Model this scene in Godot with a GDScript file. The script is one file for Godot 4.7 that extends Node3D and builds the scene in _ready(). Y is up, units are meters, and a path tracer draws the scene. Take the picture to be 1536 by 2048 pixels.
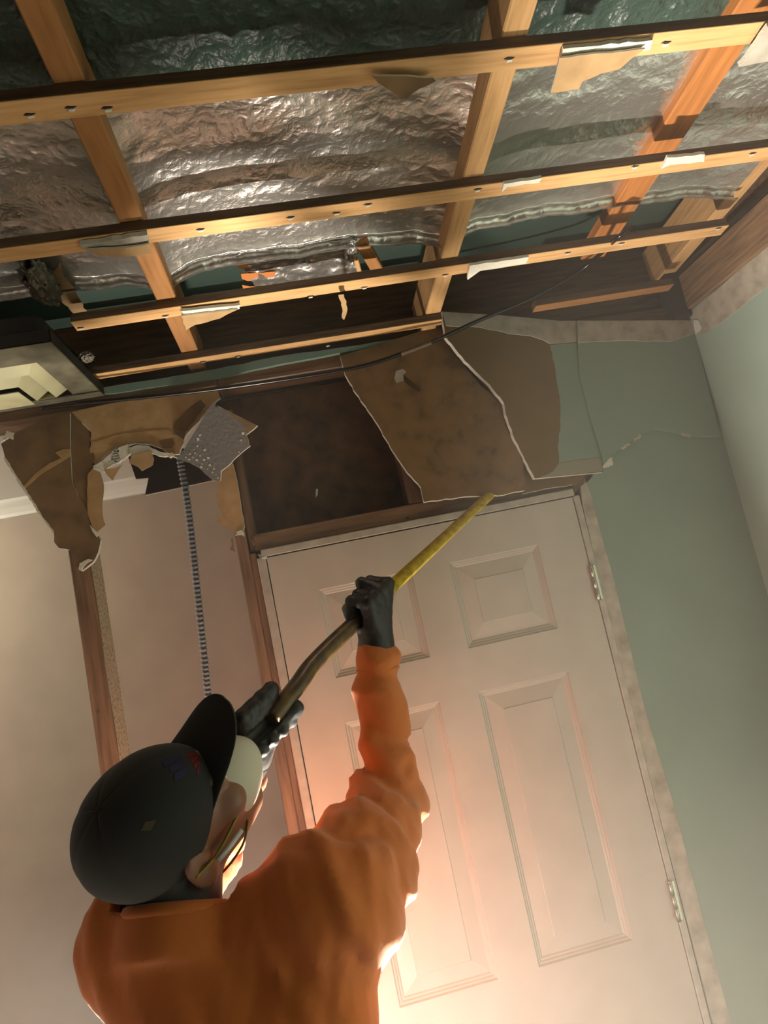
extends Node3D
# A man prises old plasterboard off a wall: stripped ceiling battens, foil sarking, six-panel door.
# Metres, y up, floor at y = 0, face of the door wall at z = 0, the room on its +z side.

const ROOF_Y := 2.5       # underside of the battens where they meet the door wall
const SLOPE := 0.0840601  # the ceiling climbs gently away from the door wall
const CAM := Vector3(0, 1.89, 1.546)

var M := {}
var used := {}
var rng := RandomNumberGenerator.new()
var bump_noise := {}

func V(x: float, y: float, z: float) -> Vector3:
	return Vector3(x, y, z)

func _ready():
	rng.seed = 7
	# ---- camera, world, exposure, lights ----
	var cam := Camera3D.new()
	cam.name = "camera"
	cam.fov = 76.2099
	cam.near = 0.02
	cam.transform = Transform3D(Basis(Vector3(0.974071, -0.204189, 0.097431), Vector3(0.188719, 0.970833, 0.147879), Vector3(-0.124785, -0.125658, 0.984195)), CAM)
	add_child(cam)
	var we := WorldEnvironment.new()
	we.name = "world"
	var env := Environment.new()
	env.background_mode = Environment.BG_COLOR
	env.background_color = Color(0.02, 0.022, 0.025)
	env.tonemap_mode = Environment.TONE_MAPPER_LINEAR
	env.tonemap_exposure = 1.06
	env.sdfgi_enabled = true
	env.ssao_enabled = true
	env.ssil_enabled = true
	env.volumetric_fog_enabled = true
	env.volumetric_fog_density = 0.0
	we.environment = env
	add_child(we)
	materials()
	work_lamp(V(-0.20, 0.72, 0.31), 29.0, Color(1.0, 0.955, 0.89), 13.0)
	added_hall_lamp(V(-1.7, 2.38, -0.45), 0.95, Color(1.0, 0.92, 0.82))
	haze()
	# ---- the setting and the objects ----
	shell()
	other_room()
	door()
	framing()
	roof()
	battens()
	drywall()
	diffuser()
	cables()
	tool()
	person()

# ------------------------------------------------------------------ bookkeeping
func numbered(called: String) -> String:
	if not used.has(called):
		used[called] = 0
		return called
	used[called] += 1
	return "%s_%03d" % [called, used[called]]

func tag(o: Node, label: String, category: String, group := "", kind := "") -> Node:
	if label: o.set_meta("label", label)
	if category: o.set_meta("category", category)
	if group: o.set_meta("group", group)
	if kind: o.set_meta("kind", kind)
	return o

func thing(called: String, label: String, category: String, at := Vector3.ZERO, group := "") -> Node3D:
	var o := Node3D.new()
	o.name = numbered(called)
	add_child(o, true)
	o.position = at
	tag(o, label, category, group)
	return o

func put(called: String, mesh: Mesh, m, parent: Node = null) -> MeshInstance3D:
	var o := MeshInstance3D.new()
	o.name = numbered(called) if parent == null else called
	o.mesh = mesh
	if m is Array:
		for i in m.size(): o.set_surface_override_material(i, m[i])
	elif m != null:
		o.material_override = m
	(self if parent == null else parent).add_child(o, true)
	return o

func struct(called: String, mesh: Mesh, m, label: String) -> MeshInstance3D:
	var o := put(called, mesh, m)
	tag(o, label, "", "", "structure")
	return o

# ------------------------------------------------------------------ materials
func noise_tex(freq: float, colors: Array, seed_ := 1, octaves := 4, ridged := false, size := 512) -> NoiseTexture2D:
	var n := FastNoiseLite.new()
	n.seed = seed_
	n.frequency = freq
	n.fractal_octaves = octaves
	n.noise_type = FastNoiseLite.TYPE_SIMPLEX_SMOOTH
	n.fractal_type = FastNoiseLite.FRACTAL_RIDGED if ridged else FastNoiseLite.FRACTAL_FBM
	var t := NoiseTexture2D.new()
	t.width = size
	t.height = size
	t.seamless = true
	t.noise = n
	if colors.size() > 0:
		var g := Gradient.new()
		g.offsets = PackedFloat32Array()
		g.colors = PackedColorArray()
		for i in colors.size():
			g.add_point(float(i) / max(1, colors.size() - 1), colors[i])
		t.color_ramp = g
	return t

func surf(col: Color, rough := 0.8, metal := 0.0) -> StandardMaterial3D:
	var m := StandardMaterial3D.new()
	m.albedo_color = col
	m.roughness = rough
	m.metallic = metal
	return m

func textured(tex: Texture2D, scale: Vector3, rough := 0.8, tint := Color.WHITE, bump: Texture2D = null, bump_cm := 0.2) -> StandardMaterial3D:
	var m := surf(tint, rough)
	m.albedo_texture = tex
	m.uv1_triplanar = true
	m.uv1_scale = scale
	if bump != null:
		m.heightmap_enabled = true
		m.heightmap_texture = bump
		m.heightmap_scale = bump_cm
	return m

func materials():
	var grain := noise_tex(0.02, [Color(0.68, 0.51, 0.33), Color(0.79, 0.61, 0.40), Color(0.84, 0.66, 0.45), Color(0.78, 0.60, 0.40)], 3, 5)
	var grain_old := noise_tex(0.02, [Color(0.27, 0.20, 0.14), Color(0.38, 0.29, 0.21), Color(0.45, 0.35, 0.26)], 5, 5)
	var grain_bump := noise_tex(0.03, [], 6, 4)
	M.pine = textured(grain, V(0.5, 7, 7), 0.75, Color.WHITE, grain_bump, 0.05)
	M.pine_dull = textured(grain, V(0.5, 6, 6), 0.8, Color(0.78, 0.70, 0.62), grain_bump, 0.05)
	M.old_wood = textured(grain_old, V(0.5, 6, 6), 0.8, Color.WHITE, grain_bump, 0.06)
	M.stud = textured(grain_old, V(0.5, 6, 6), 0.8, Color(1.25, 1.25, 1.25), grain_bump, 0.06)
	M.plate = textured(grain_old, V(0.4, 7, 7), 0.38, Color(1.1, 1.05, 1.0), grain_bump, 0.05)
	M.mould_board = textured(noise_tex(0.012, [Color(0.10, 0.085, 0.05), Color(0.25, 0.18, 0.11), Color(0.31, 0.22, 0.13), Color(0.36, 0.26, 0.16)], 12, 4), V(2.4, 2.4, 2.4), 0.9)
	var wall_bump := noise_tex(0.05, [], 9, 3)
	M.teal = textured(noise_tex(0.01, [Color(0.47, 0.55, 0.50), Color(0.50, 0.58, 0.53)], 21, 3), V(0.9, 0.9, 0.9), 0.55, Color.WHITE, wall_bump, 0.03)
	M.teal_lit = textured(noise_tex(0.01, [Color(0.58, 0.66, 0.62), Color(0.61, 0.69, 0.65)], 22, 3), V(0.9, 0.9, 0.9), 0.55, Color.WHITE, wall_bump, 0.03)  # same green paint, lightened to carry the light on the right wall
	M.bare = textured(noise_tex(0.012, [Color(0.56, 0.53, 0.47), Color(0.66, 0.63, 0.58), Color(0.72, 0.70, 0.65)], 23, 4), V(3, 3, 3), 0.9)
	M.paper = textured(noise_tex(0.01, [Color(0.36, 0.28, 0.18), Color(0.47, 0.37, 0.25), Color(0.53, 0.42, 0.29)], 24, 5), V(2.2, 2.2, 2.2), 0.92, Color.WHITE, wall_bump, 0.04)
	M.paper_b = textured(noise_tex(0.01, [Color(0.40, 0.32, 0.18), Color(0.45, 0.36, 0.21)], 25, 4), V(1.5, 1.5, 1.5), 0.9)
	M.paper_light = textured(noise_tex(0.014, [Color(0.64, 0.51, 0.35), Color(0.74, 0.61, 0.44)], 26, 5), V(2.5, 2.5, 2.5), 0.92, Color.WHITE, wall_bump, 0.05)
	M.stain = textured(noise_tex(0.011, [Color(0.32, 0.24, 0.15), Color(0.44, 0.34, 0.21), Color(0.48, 0.37, 0.24), Color(0.50, 0.39, 0.25)], 27, 5), V(2.6, 2.6, 2.6), 0.92)
	M.gypsum = textured(noise_tex(0.05, [Color(0.80, 0.78, 0.72), Color(0.93, 0.91, 0.86)], 28, 4), V(12, 12, 12), 0.95, Color.WHITE, noise_tex(0.06, [], 29, 4), 0.07)
	M.grey_paint = textured(noise_tex(0.035, [Color(0.42, 0.40, 0.39), Color(0.46, 0.44, 0.43), Color(0.46, 0.44, 0.43), Color(0.50, 0.48, 0.46)], 30, 4), V(5, 5, 5), 0.35, Color.WHITE, noise_tex(0.03, [], 31, 4), 0.15)
	M.white_paint = textured(noise_tex(0.01, [Color(0.69, 0.66, 0.62), Color(0.73, 0.70, 0.66)], 32, 3), V(1.5, 1.5, 1.5), 0.42, Color.WHITE, wall_bump, 0.015)
	M.jamb_paint = textured(noise_tex(0.015, [Color(0.62, 0.59, 0.55), Color(0.74, 0.71, 0.67)], 33, 4), V(3, 3, 3), 0.45)
	M.far_wall = textured(noise_tex(0.01, [Color(0.60, 0.56, 0.52), Color(0.64, 0.60, 0.55)], 34, 3), V(1, 1, 1), 0.8)
	M.white = surf(Color(0.84, 0.85, 0.84), 0.7)
	M.gap = surf(Color(0.06, 0.045, 0.035), 0.9)
	M.dent = surf(Color(0.17, 0.12, 0.08), 0.9)
	M.steel = surf(Color(0.72, 0.68, 0.60), 0.3, 1.0)
	M.brass = surf(Color(0.74, 0.71, 0.64), 0.3, 1.0)
	M.foil = surf(Color(0.86, 0.85, 0.83), 0.28, 0.9)
	var crinkle := noise_tex(0.014, [], 40, 5, true)
	M.foil.heightmap_enabled = true
	M.foil.heightmap_texture = crinkle
	M.foil.heightmap_scale = 0.17
	M.foil.uv1_triplanar = true
	M.foil.uv1_scale = V(3.6, 3.6, 3.6)
	M.green = surf(Color(0.20, 0.27, 0.24), 0.42)
	M.green.heightmap_enabled = true
	M.green.heightmap_texture = crinkle
	M.green.heightmap_scale = 0.8
	M.green.uv1_triplanar = true
	M.green.uv1_scale = V(2.0, 2.0, 2.0)
	M.green_flat = surf(Color(0.22, 0.29, 0.26), 0.7)
	M.diffuser = textured(noise_tex(0.01, [Color(0.62, 0.60, 0.47), Color(0.72, 0.70, 0.56)], 41, 3), V(2, 2, 2), 0.5)
	M.dull = textured(noise_tex(0.012, [Color(0.24, 0.225, 0.17), Color(0.40, 0.38, 0.30)], 55, 4), V(3, 3, 3), 0.7)  # darker tone for the outer frame of the diffuser
	M.dark_duct = surf(Color(0.10, 0.095, 0.075), 0.7)
	M.cable = surf(Color(0.05, 0.042, 0.038), 0.24)
	M.tape = surf(Color(0.36, 0.29, 0.22), 0.5)
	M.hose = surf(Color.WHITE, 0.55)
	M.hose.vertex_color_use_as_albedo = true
	M.yellow = textured(noise_tex(0.016, [Color(0.30, 0.22, 0.10), Color(0.62, 0.50, 0.12), Color(0.78, 0.66, 0.14), Color(0.82, 0.70, 0.16)], 42, 4), V(6, 6, 6), 0.38)
	M.worn = textured(noise_tex(0.016, [Color(0.16, 0.11, 0.06), Color(0.34, 0.25, 0.12), Color(0.52, 0.42, 0.14)], 57, 4), V(4, 4, 4), 0.4)
	M.shirt = textured(noise_tex(0.2, [Color(0.78, 0.42, 0.17), Color(0.82, 0.46, 0.20)], 43, 2), V(5, 5, 5), 0.85, Color.WHITE, noise_tex(0.25, [], 44, 2), 0.02)
	M.shirt.rim_enabled = true
	M.shirt.rim = 0.4
	M.trousers = textured(noise_tex(0.2, [Color(0.10, 0.11, 0.14), Color(0.13, 0.14, 0.18)], 45, 2), V(6, 6, 6), 0.9)
	M.boot = surf(Color(0.16, 0.11, 0.07), 0.6)
	M.skin = surf(Color.WHITE, 0.5)
	M.skin.vertex_color_use_as_albedo = true
	M.skin.subsurf_scatter_enabled = true
	M.skin.subsurf_scatter_strength = 0.15
	M.hair = textured(noise_tex(0.3, [Color(0.10, 0.085, 0.08), Color(0.20, 0.17, 0.165)], 46, 2), V(9, 9, 9), 0.9)
	M.cap = textured(noise_tex(0.25, [Color(0.085, 0.080, 0.080), Color(0.115, 0.108, 0.105)], 47, 2), V(8, 8, 8), 0.85)
	M.cap.rim_enabled = true
	M.cap.rim = 0.3
	M.red = surf(Color(0.42, 0.06, 0.06), 0.7)
	M.blue = surf(Color(0.07, 0.08, 0.24), 0.7)
	M.gold = surf(Color(0.26, 0.22, 0.14), 0.6)
	M.mask = textured(noise_tex(0.2, [Color(0.80, 0.78, 0.70), Color(0.88, 0.86, 0.79)], 48, 2), V(8, 8, 8), 0.9)
	M.mask.backlight_enabled = true
	M.mask.backlight = Color(0.3, 0.28, 0.24)
	M.strap = surf(Color(0.60, 0.53, 0.20), 0.6)
	M.glove = surf(Color.WHITE, 0.5)
	M.glove.vertex_color_use_as_albedo = true
	M.cuff = surf(Color(0.05, 0.048, 0.05), 0.8)
	M.floor = textured(noise_tex(0.012, [Color(0.48, 0.45, 0.42), Color(0.58, 0.55, 0.52)], 49, 4), V(1.2, 1.2, 1.2), 0.8)
	M.pencil = surf(Color(0.86, 0.86, 0.84), 0.5)

# ------------------------------------------------------------------ mesh helpers
func quad(st: SurfaceTool, a: Vector3, b: Vector3, c: Vector3, d: Vector3):
	# a b c d anticlockwise as seen from outside; Godot wants front faces clockwise
	for p in [a, c, b, a, d, c]: st.add_vertex(p)

func begin() -> SurfaceTool:
	var st := SurfaceTool.new()
	st.begin(Mesh.PRIMITIVE_TRIANGLES)
	st.set_smooth_group(-1)
	return st

func finish(st: SurfaceTool, into: ArrayMesh = null) -> ArrayMesh:
	st.generate_normals()
	return st.commit(into) if into != null else st.commit()

func add_box(st: SurfaceTool, size: Vector3, t := Transform3D(), bev := 0.002):
	# a box whose edges are chamfered: 6 faces, 12 chamfers, 8 corners
	var h := size / 2
	var b: float = min(bev, min(h.x, min(h.y, h.z)) * 0.5)
	var pt := func(sx: int, sy: int, sz: int, k: int) -> Vector3:
		var p := Vector3(sx * h.x, sy * h.y, sz * h.z)
		for i in 3:
			if i != k: p[i] -= sign(p[i]) * b
		return t * p
	for k in 3:
		var u := (k + 1) % 3
		var v := (k + 2) % 3
		for s in [-1, 1]:
			var c := []
			for q in [[-1, -1], [1, -1], [1, 1], [-1, 1]]:
				var sg := [0, 0, 0]
				sg[k] = s
				sg[u] = q[0]
				sg[v] = q[1]
				c.append(pt.call(sg[0], sg[1], sg[2], k))
			if s > 0: quad(st, c[0], c[1], c[2], c[3])
			else: quad(st, c[3], c[2], c[1], c[0])
		for s in [-1, 1]:
			for r in [-1, 1]:
				# chamfer between face u=s and face v=r, running along k
				var lo := [0, 0, 0]
				var hi := [0, 0, 0]
				lo[u] = s; hi[u] = s; lo[v] = r; hi[v] = r; lo[k] = -1; hi[k] = 1
				var a = pt.call(lo[0], lo[1], lo[2], u)
				var bb = pt.call(hi[0], hi[1], hi[2], u)
				var cc = pt.call(hi[0], hi[1], hi[2], v)
				var d = pt.call(lo[0], lo[1], lo[2], v)
				if s * r > 0: quad(st, a, d, cc, bb)
				else: quad(st, a, bb, cc, d)
	for sx in [-1, 1]:
		for sy in [-1, 1]:
			for sz in [-1, 1]:
				var a = pt.call(sx, sy, sz, 0)
				var b2 = pt.call(sx, sy, sz, 1)
				var c2 = pt.call(sx, sy, sz, 2)
				var tri = [a, c2, b2] if sx * sy * sz > 0 else [a, b2, c2]
				for p in tri: st.add_vertex(p)

func box_mesh(size: Vector3, bev := 0.002) -> ArrayMesh:
	var st := begin()
	add_box(st, size, Transform3D(), bev)
	return finish(st)

func boxes(list: Array, bev := 0.002) -> ArrayMesh:
	# list of [from, to] corners joined into one mesh
	var st := begin()
	for b in list:
		var lo: Vector3 = b[0]
		var hi: Vector3 = b[1]
		add_box(st, (hi - lo).abs(), Transform3D(Basis(), (lo + hi) / 2), bev)
	return finish(st)

func lumber(called: String, label: String, category: String, a: Vector3, b: Vector3, up: Vector3, height: float, width: float, m, group := "") -> MeshInstance3D:
	# a straight sawn board from a to b; local x along its length, local y along `up`
	var x := (b - a).normalized()
	var z := x.cross(up).normalized()
	var y := z.cross(x)
	var o := put(called, box_mesh(V((b - a).length(), height, width), 0.0022), m)
	o.transform = Transform3D(Basis(x, y, z), (a + b) / 2)
	tag(o, label, category, group)
	return o

func ragged(poly: Array, step: float, amp: float, seed_: int, only: Array = []) -> Array:
	# splits the sides of an outline and pushes the new corners about, as torn board is; `only` names the sides to tear
	var r := RandomNumberGenerator.new()
	r.seed = seed_
	var out := []
	var nrm := Vector3.ZERO
	for i in poly.size(): nrm += (poly[i] as Vector3).cross(poly[(i + 1) % poly.size()])
	nrm = nrm.normalized()
	for i in poly.size():
		var a: Vector3 = poly[i]
		var b: Vector3 = poly[(i + 1) % poly.size()]
		out.append(a)
		if only.size() and not (i in only): continue
		var n := int((b - a).length() / step)
		for k in range(1, n):
			var p := a.lerp(b, float(k) / n)
			var side := (b - a).normalized()
			p += nrm.cross(side) * r.randf_range(-amp, amp) + side * r.randf_range(-0.3, 0.3) * step
			out.append(p)
	return out

func slab(poly: Array, thick: float, facing := Vector3(0, 0, 1)) -> ArrayMesh:
	# a sheet with the outline `poly` on its front: surface 0 front, 1 rim, 2 back
	var n := Vector3.ZERO
	var c := Vector3.ZERO
	for i in poly.size():
		n += (poly[i] as Vector3).cross(poly[(i + 1) % poly.size()])
		c += poly[i]
	c /= poly.size()
	n = n.normalized()
	if n.dot(facing) < 0:
		n = -n
		poly = poly.duplicate()
		poly.reverse()
	var u := n.cross(Vector3.UP if absf(n.y) < 0.9 else Vector3.RIGHT).normalized() * -1.0
	u = Vector3.UP.cross(n).normalized() if absf(n.y) < 0.9 else Vector3.RIGHT
	var v := n.cross(u)
	var flat := PackedVector2Array()
	var front := []
	var back := []
	for p in poly:
		var d: Vector3 = p - c
		flat.append(Vector2(d.dot(u), d.dot(v)))
		front.append(p)
		back.append((p as Vector3) - n * thick)
	var tri := Geometry2D.triangulate_polygon(flat)
	if tri.is_empty(): print("outline crosses itself: ", poly[0])
	var st := begin()
	var st2 := begin()
	for k in range(0, tri.size(), 3):
		var a := tri[k]
		var b := tri[k + 1]
		var d := tri[k + 2]
		if (flat[b] - flat[a]).cross(flat[d] - flat[a]) < 0:
			var q := b
			b = d
			d = q
		for i in [a, d, b]: st.add_vertex(front[i])
		for i in [a, b, d]: st2.add_vertex(back[i])
	var rim := begin()
	for i in poly.size():
		var j := (i + 1) % poly.size()
		quad(rim, back[i], back[j], front[j], front[i])
	var mesh := finish(st)
	finish(rim, mesh)
	finish(st2, mesh)
	return mesh

func shift(poly: Array, by: Vector3) -> Array:
	return poly.map(func(p): return p + by)

func tube(path: Array, radius: Callable, sides := 10, colors = null, cap_ends := true) -> ArrayMesh:
	# a swept round bar; radius(t, k) for t along 0..1
	var st := SurfaceTool.new()
	st.begin(Mesh.PRIMITIVE_TRIANGLES)
	st.set_smooth_group(0)
	var n := path.size()
	var side := Vector3.ZERO
	var rings := []
	for i in n:
		var d: Vector3 = ((path[min(i + 1, n - 1)] as Vector3) - path[max(i - 1, 0)]).normalized()
		if side == Vector3.ZERO: side = d.cross(Vector3.UP if absf(d.y) < 0.9 else Vector3.RIGHT).normalized()
		side = (side - d * side.dot(d)).normalized()
		var other := d.cross(side)
		var ring := []
		for k in sides:
			var a := TAU * k / sides
			var r: float = radius.call(float(i) / (n - 1), a)
			ring.append((path[i] as Vector3) + (side * cos(a) + other * sin(a)) * r)
		rings.append(ring)
	for i in n - 1:
		var c0 := Color.WHITE
		var c1 := Color.WHITE
		if colors != null:
			c0 = colors.call(i)
			c1 = colors.call(i + 1)
		for k in sides:
			var k2 := (k + 1) % sides
			var pts := [[rings[i][k], c0], [rings[i + 1][k], c1], [rings[i + 1][k2], c1], [rings[i][k], c0], [rings[i + 1][k2], c1], [rings[i][k2], c0]]
			for p in pts:
				st.set_color(p[1])
				st.add_vertex(p[0])
	if cap_ends:
		for e in [0, n - 1]:
			for k in range(1, sides - 1):
				var t := [rings[e][0], rings[e][k], rings[e][k + 1]] if e == 0 else [rings[e][0], rings[e][k + 1], rings[e][k]]
				for p in t:
					st.set_color(Color.WHITE)
					st.add_vertex(p)
	st.generate_normals()
	return st.commit()

func smooth_path(pts: Array, step: float) -> Array:
	var c := Curve3D.new()
	for i in pts.size():
		var h := Vector3.ZERO
		if i > 0 and i < pts.size() - 1: h = ((pts[i + 1] as Vector3) - pts[i - 1]) / 6.0
		c.add_point(pts[i], -h, h)
	var n := int(c.get_baked_length() / step) + 1
	var out := []
	for i in n + 1: out.append(c.sample_baked(c.get_baked_length() * i / n, true))
	return out

func grid_mesh(nu: int, nv: int, f: Callable, thick := 0.0) -> ArrayMesh:
	# a smooth sheet f(u, v); with `thick` it gets a second skin along its normals and closed rims
	var P := []
	for j in nv + 1:
		for i in nu + 1: P.append(f.call(float(i) / nu, float(j) / nv))
	var st := SurfaceTool.new()
	st.begin(Mesh.PRIMITIVE_TRIANGLES)
	st.set_smooth_group(0)
	var w := nu + 1
	for j in nv:
		for i in nu:
			var a: Vector3 = P[j * w + i]
			var b: Vector3 = P[j * w + i + 1]
			var c: Vector3 = P[(j + 1) * w + i + 1]
			var d: Vector3 = P[(j + 1) * w + i]
			quad(st, a, b, c, d)
	if thick > 0:
		var Q := []
		for j in nv + 1:
			for i in nu + 1:
				var du: Vector3 = P[j * w + min(i + 1, nu)] - P[j * w + max(i - 1, 0)]
				var dv: Vector3 = P[min(j + 1, nv) * w + i] - P[max(j - 1, 0) * w + i]
				Q.append((P[j * w + i] as Vector3) - du.cross(dv).normalized() * thick)
		st.set_smooth_group(1)
		for j in nv:
			for i in nu: quad(st, Q[j * w + i], Q[(j + 1) * w + i], Q[(j + 1) * w + i + 1], Q[j * w + i + 1])
		st.set_smooth_group(2)
		for i in nu:
			quad(st, P[i], Q[i], Q[i + 1], P[i + 1])
			quad(st, P[nv * w + i], P[nv * w + i + 1], Q[nv * w + i + 1], Q[nv * w + i])
		for j in nv:
			quad(st, P[j * w], P[(j + 1) * w], Q[(j + 1) * w], Q[j * w])
			quad(st, P[j * w + nu], Q[j * w + nu], Q[(j + 1) * w + nu], P[(j + 1) * w + nu])
	st.generate_normals()
	return st.commit()

# ------------------------------------------------------------------ surface nets over a distance field
func smin(a: float, b: float, k: float) -> float:
	var h := maxf(k - absf(a - b), 0.0) / k
	return minf(a, b) - h * h * k * 0.25

func cap_d(p: Vector3, a: Vector3, b: Vector3, ra: float, rb: float) -> float:
	var ba := b - a
	var t := clampf((p - a).dot(ba) / ba.length_squared(), 0.0, 1.0)
	return (p - a - ba * t).length() - lerpf(ra, rb, t)

func ell_d(p: Vector3, r: Vector3) -> float:
	var k := (p / r).length()
	return k * (k - 1.0) / maxf((p / (r * r)).length(), 1e-6)

func nets(field: Callable, lo: Vector3, hi: Vector3, cell: float, into: ArrayMesh = null, tint = null) -> ArrayMesh:
	var nx := int((hi.x - lo.x) / cell) + 2
	var ny := int((hi.y - lo.y) / cell) + 2
	var nz := int((hi.z - lo.z) / cell) + 2
	var g := PackedFloat32Array()
	g.resize(nx * ny * nz)
	g.fill(1.0)
	var B := 6
	for bz in range(0, nz, B):
		for by in range(0, ny, B):
			for bx in range(0, nx, B):
				var mid := lo + Vector3(bx + B * 0.5, by + B * 0.5, bz + B * 0.5) * cell
				var d0: float = field.call(mid)
				var inside := d0 < 0
				if absf(d0) > B * cell * 1.1:
					if inside:
						for z in range(bz, min(bz + B, nz)):
							for y in range(by, min(by + B, ny)):
								for x in range(bx, min(bx + B, nx)): g[x + nx * (y + ny * z)] = -1.0
					continue
				for z in range(bz, min(bz + B, nz)):
					for y in range(by, min(by + B, ny)):
						for x in range(bx, min(bx + B, nx)):
							g[x + nx * (y + ny * z)] = field.call(lo + Vector3(x, y, z) * cell)
	var index := PackedInt32Array()
	index.resize(nx * ny * nz)
	index.fill(-1)
	var verts := PackedVector3Array()
	var corner := [0, 1, nx, nx + 1, nx * ny, nx * ny + 1, nx * ny + nx, nx * ny + nx + 1]
	var edges := [[0, 1], [2, 3], [4, 5], [6, 7], [0, 2], [1, 3], [4, 6], [5, 7], [0, 4], [1, 5], [2, 6], [3, 7]]
	for z in nz - 1:
		for y in ny - 1:
			for x in nx - 1:
				var at := x + nx * (y + ny * z)
				var neg := 0
				for k in 8: if g[at + corner[k]] < 0: neg += 1
				if neg == 0 or neg == 8: continue
				var sum := Vector3.ZERO
				var count := 0
				for e in edges:
					var a: float = g[at + corner[e[0]]]
					var b: float = g[at + corner[e[1]]]
					if (a < 0) == (b < 0): continue
					var t := a / (a - b)
					var pa := Vector3(e[0] & 1, (e[0] >> 1) & 1, e[0] >> 2)
					var pb := Vector3(e[1] & 1, (e[1] >> 1) & 1, e[1] >> 2)
					sum += pa.lerp(pb, t)
					count += 1
				index[at] = verts.size()
				verts.append(lo + (Vector3(x, y, z) + sum / count) * cell)
	var tris := PackedInt32Array()
	var step := [1, nx, nx * ny]
	for z in range(1, nz - 1):
		for y in range(1, ny - 1):
			for x in range(1, nx - 1):
				var at := x + nx * (y + ny * z)
				for k in 3:
					var a: float = g[at]
					var b: float = g[at + step[k]]
					if (a < 0) == (b < 0): continue
					var u: int = step[(k + 1) % 3]
					var v: int = step[(k + 2) % 3]
					var q := [index[at - u - v], index[at - v], index[at], index[at - u]]
					if q.has(-1): continue
					if a < 0: tris.append_array(PackedInt32Array([q[0], q[2], q[1], q[0], q[3], q[2]]))
					else: tris.append_array(PackedInt32Array([q[0], q[1], q[2], q[0], q[2], q[3]]))
	var normals := PackedVector3Array()
	normals.resize(verts.size())
	for k in range(0, tris.size(), 3):
		var n := (verts[tris[k + 2]] - verts[tris[k]]).cross(verts[tris[k + 1]] - verts[tris[k]])
		for i in 3: normals[tris[k + i]] += n
	for i in normals.size(): normals[i] = normals[i].normalized()
	var arrays := []
	arrays.resize(Mesh.ARRAY_MAX)
	arrays[Mesh.ARRAY_VERTEX] = verts
	arrays[Mesh.ARRAY_NORMAL] = normals
	arrays[Mesh.ARRAY_INDEX] = tris
	if tint != null:
		var cs := PackedColorArray()
		for i in verts.size(): cs.append(tint.call(verts[i], normals[i]))
		arrays[Mesh.ARRAY_COLOR] = cs
	if into == null: into = ArrayMesh.new()
	into.add_surface_from_arrays(Mesh.PRIMITIVE_TRIANGLES, arrays)
	return into

func roof_pt(x: float, z: float, above := 0.0) -> Vector3:
	return Vector3(x, ROOF_Y + SLOPE * z + above, z)

# ------------------------------------------------------------------ lamps
func work_lamp(at: Vector3, energy: float, col: Color, tilt: float):
	# a flood lamp between the man and the door, turned towards him and the ceiling
	var t := thing("flood_lamp", "flood lamp on a low stand between the man and the white door", "lamp", V(at.x, 0, at.z))
	var turn := Basis(Vector3.RIGHT, deg_to_rad(-tilt))
	var head := Transform3D(turn, V(0, at.y, 0))
	var st := begin()
	add_box(st, V(0.20, 0.15, 0.03), Transform3D(Basis(), V(0, 0, -0.022)), 0.006)
	for k in 5: add_box(st, V(0.006, 0.13, 0.02), Transform3D(Basis(), V(-0.08 + 0.04 * k, 0, -0.046)), 0.001)
	put("housing", finish(st), M.gap, t).transform = head
	var gm := surf(Color.WHITE, 0.4)
	gm.emission_enabled = true
	gm.emission = col
	gm.emission_energy_multiplier = 4.0
	put("lamp_panel", box_mesh(V(0.18, 0.13, 0.006), 0.001), gm, t).transform = head * Transform3D(Basis(), V(0, 0, -0.004))
	var leg := begin()
	add_box(leg, V(0.02, at.y - 0.06, 0.02), Transform3D(Basis(), V(0, (at.y - 0.06) / 2, -0.06)), 0.003)
	add_box(leg, V(0.26, 0.02, 0.03), Transform3D(Basis(), V(0, 0.01, -0.09)), 0.003)
	add_box(leg, V(0.26, 0.02, 0.03), Transform3D(Basis(), V(0, 0.01, 0.07)), 0.003)
	add_box(leg, V(0.03, 0.02, 0.16), Transform3D(Basis(), V(0, 0.01, -0.01)), 0.003)
	put("stand", finish(leg), M.gap, t)
	var l := AreaLight3D.new()
	l.name = "flood_lamp_light"
	l.area_size = Vector2(0.18, 0.13)
	l.transform = Transform3D(turn * Basis(Vector3.UP, PI), at + turn * V(0, 0, 0.004))
	l.light_color = col
	l.light_energy = energy
	l.area_range = 12.0
	l.area_attenuation = 2.0
	l.shadow_enabled = true
	add_child(l)

func added_hall_lamp(at: Vector3, energy: float, col: Color):  # unseen lamp, added to brighten the wall beyond the studs
	var t := thing("added_ceiling_lamp", "added unseen ceiling lamp to brighten the room beyond the studs", "lamp", at)
	var s := SphereMesh.new()
	s.radius = 0.06
	s.height = 0.12
	var gm := surf(Color.WHITE, 0.4)
	gm.emission_enabled = true
	gm.emission = col
	gm.emission_energy_multiplier = 3.0
	put("globe", s, gm, t)
	put("rose", tube([V(0, 0.055, 0), V(0, 0.09, 0)], func(_t, _a): return 0.05, 20), M.white, t)
	var l := OmniLight3D.new()
	l.name = "added_ceiling_lamp_light"
	l.position = at
	l.light_color = col
	l.light_energy = energy
	l.light_size = 0.06
	l.omni_range = 8.0
	l.omni_attenuation = 2.0
	l.shadow_enabled = true
	add_child(l)

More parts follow.
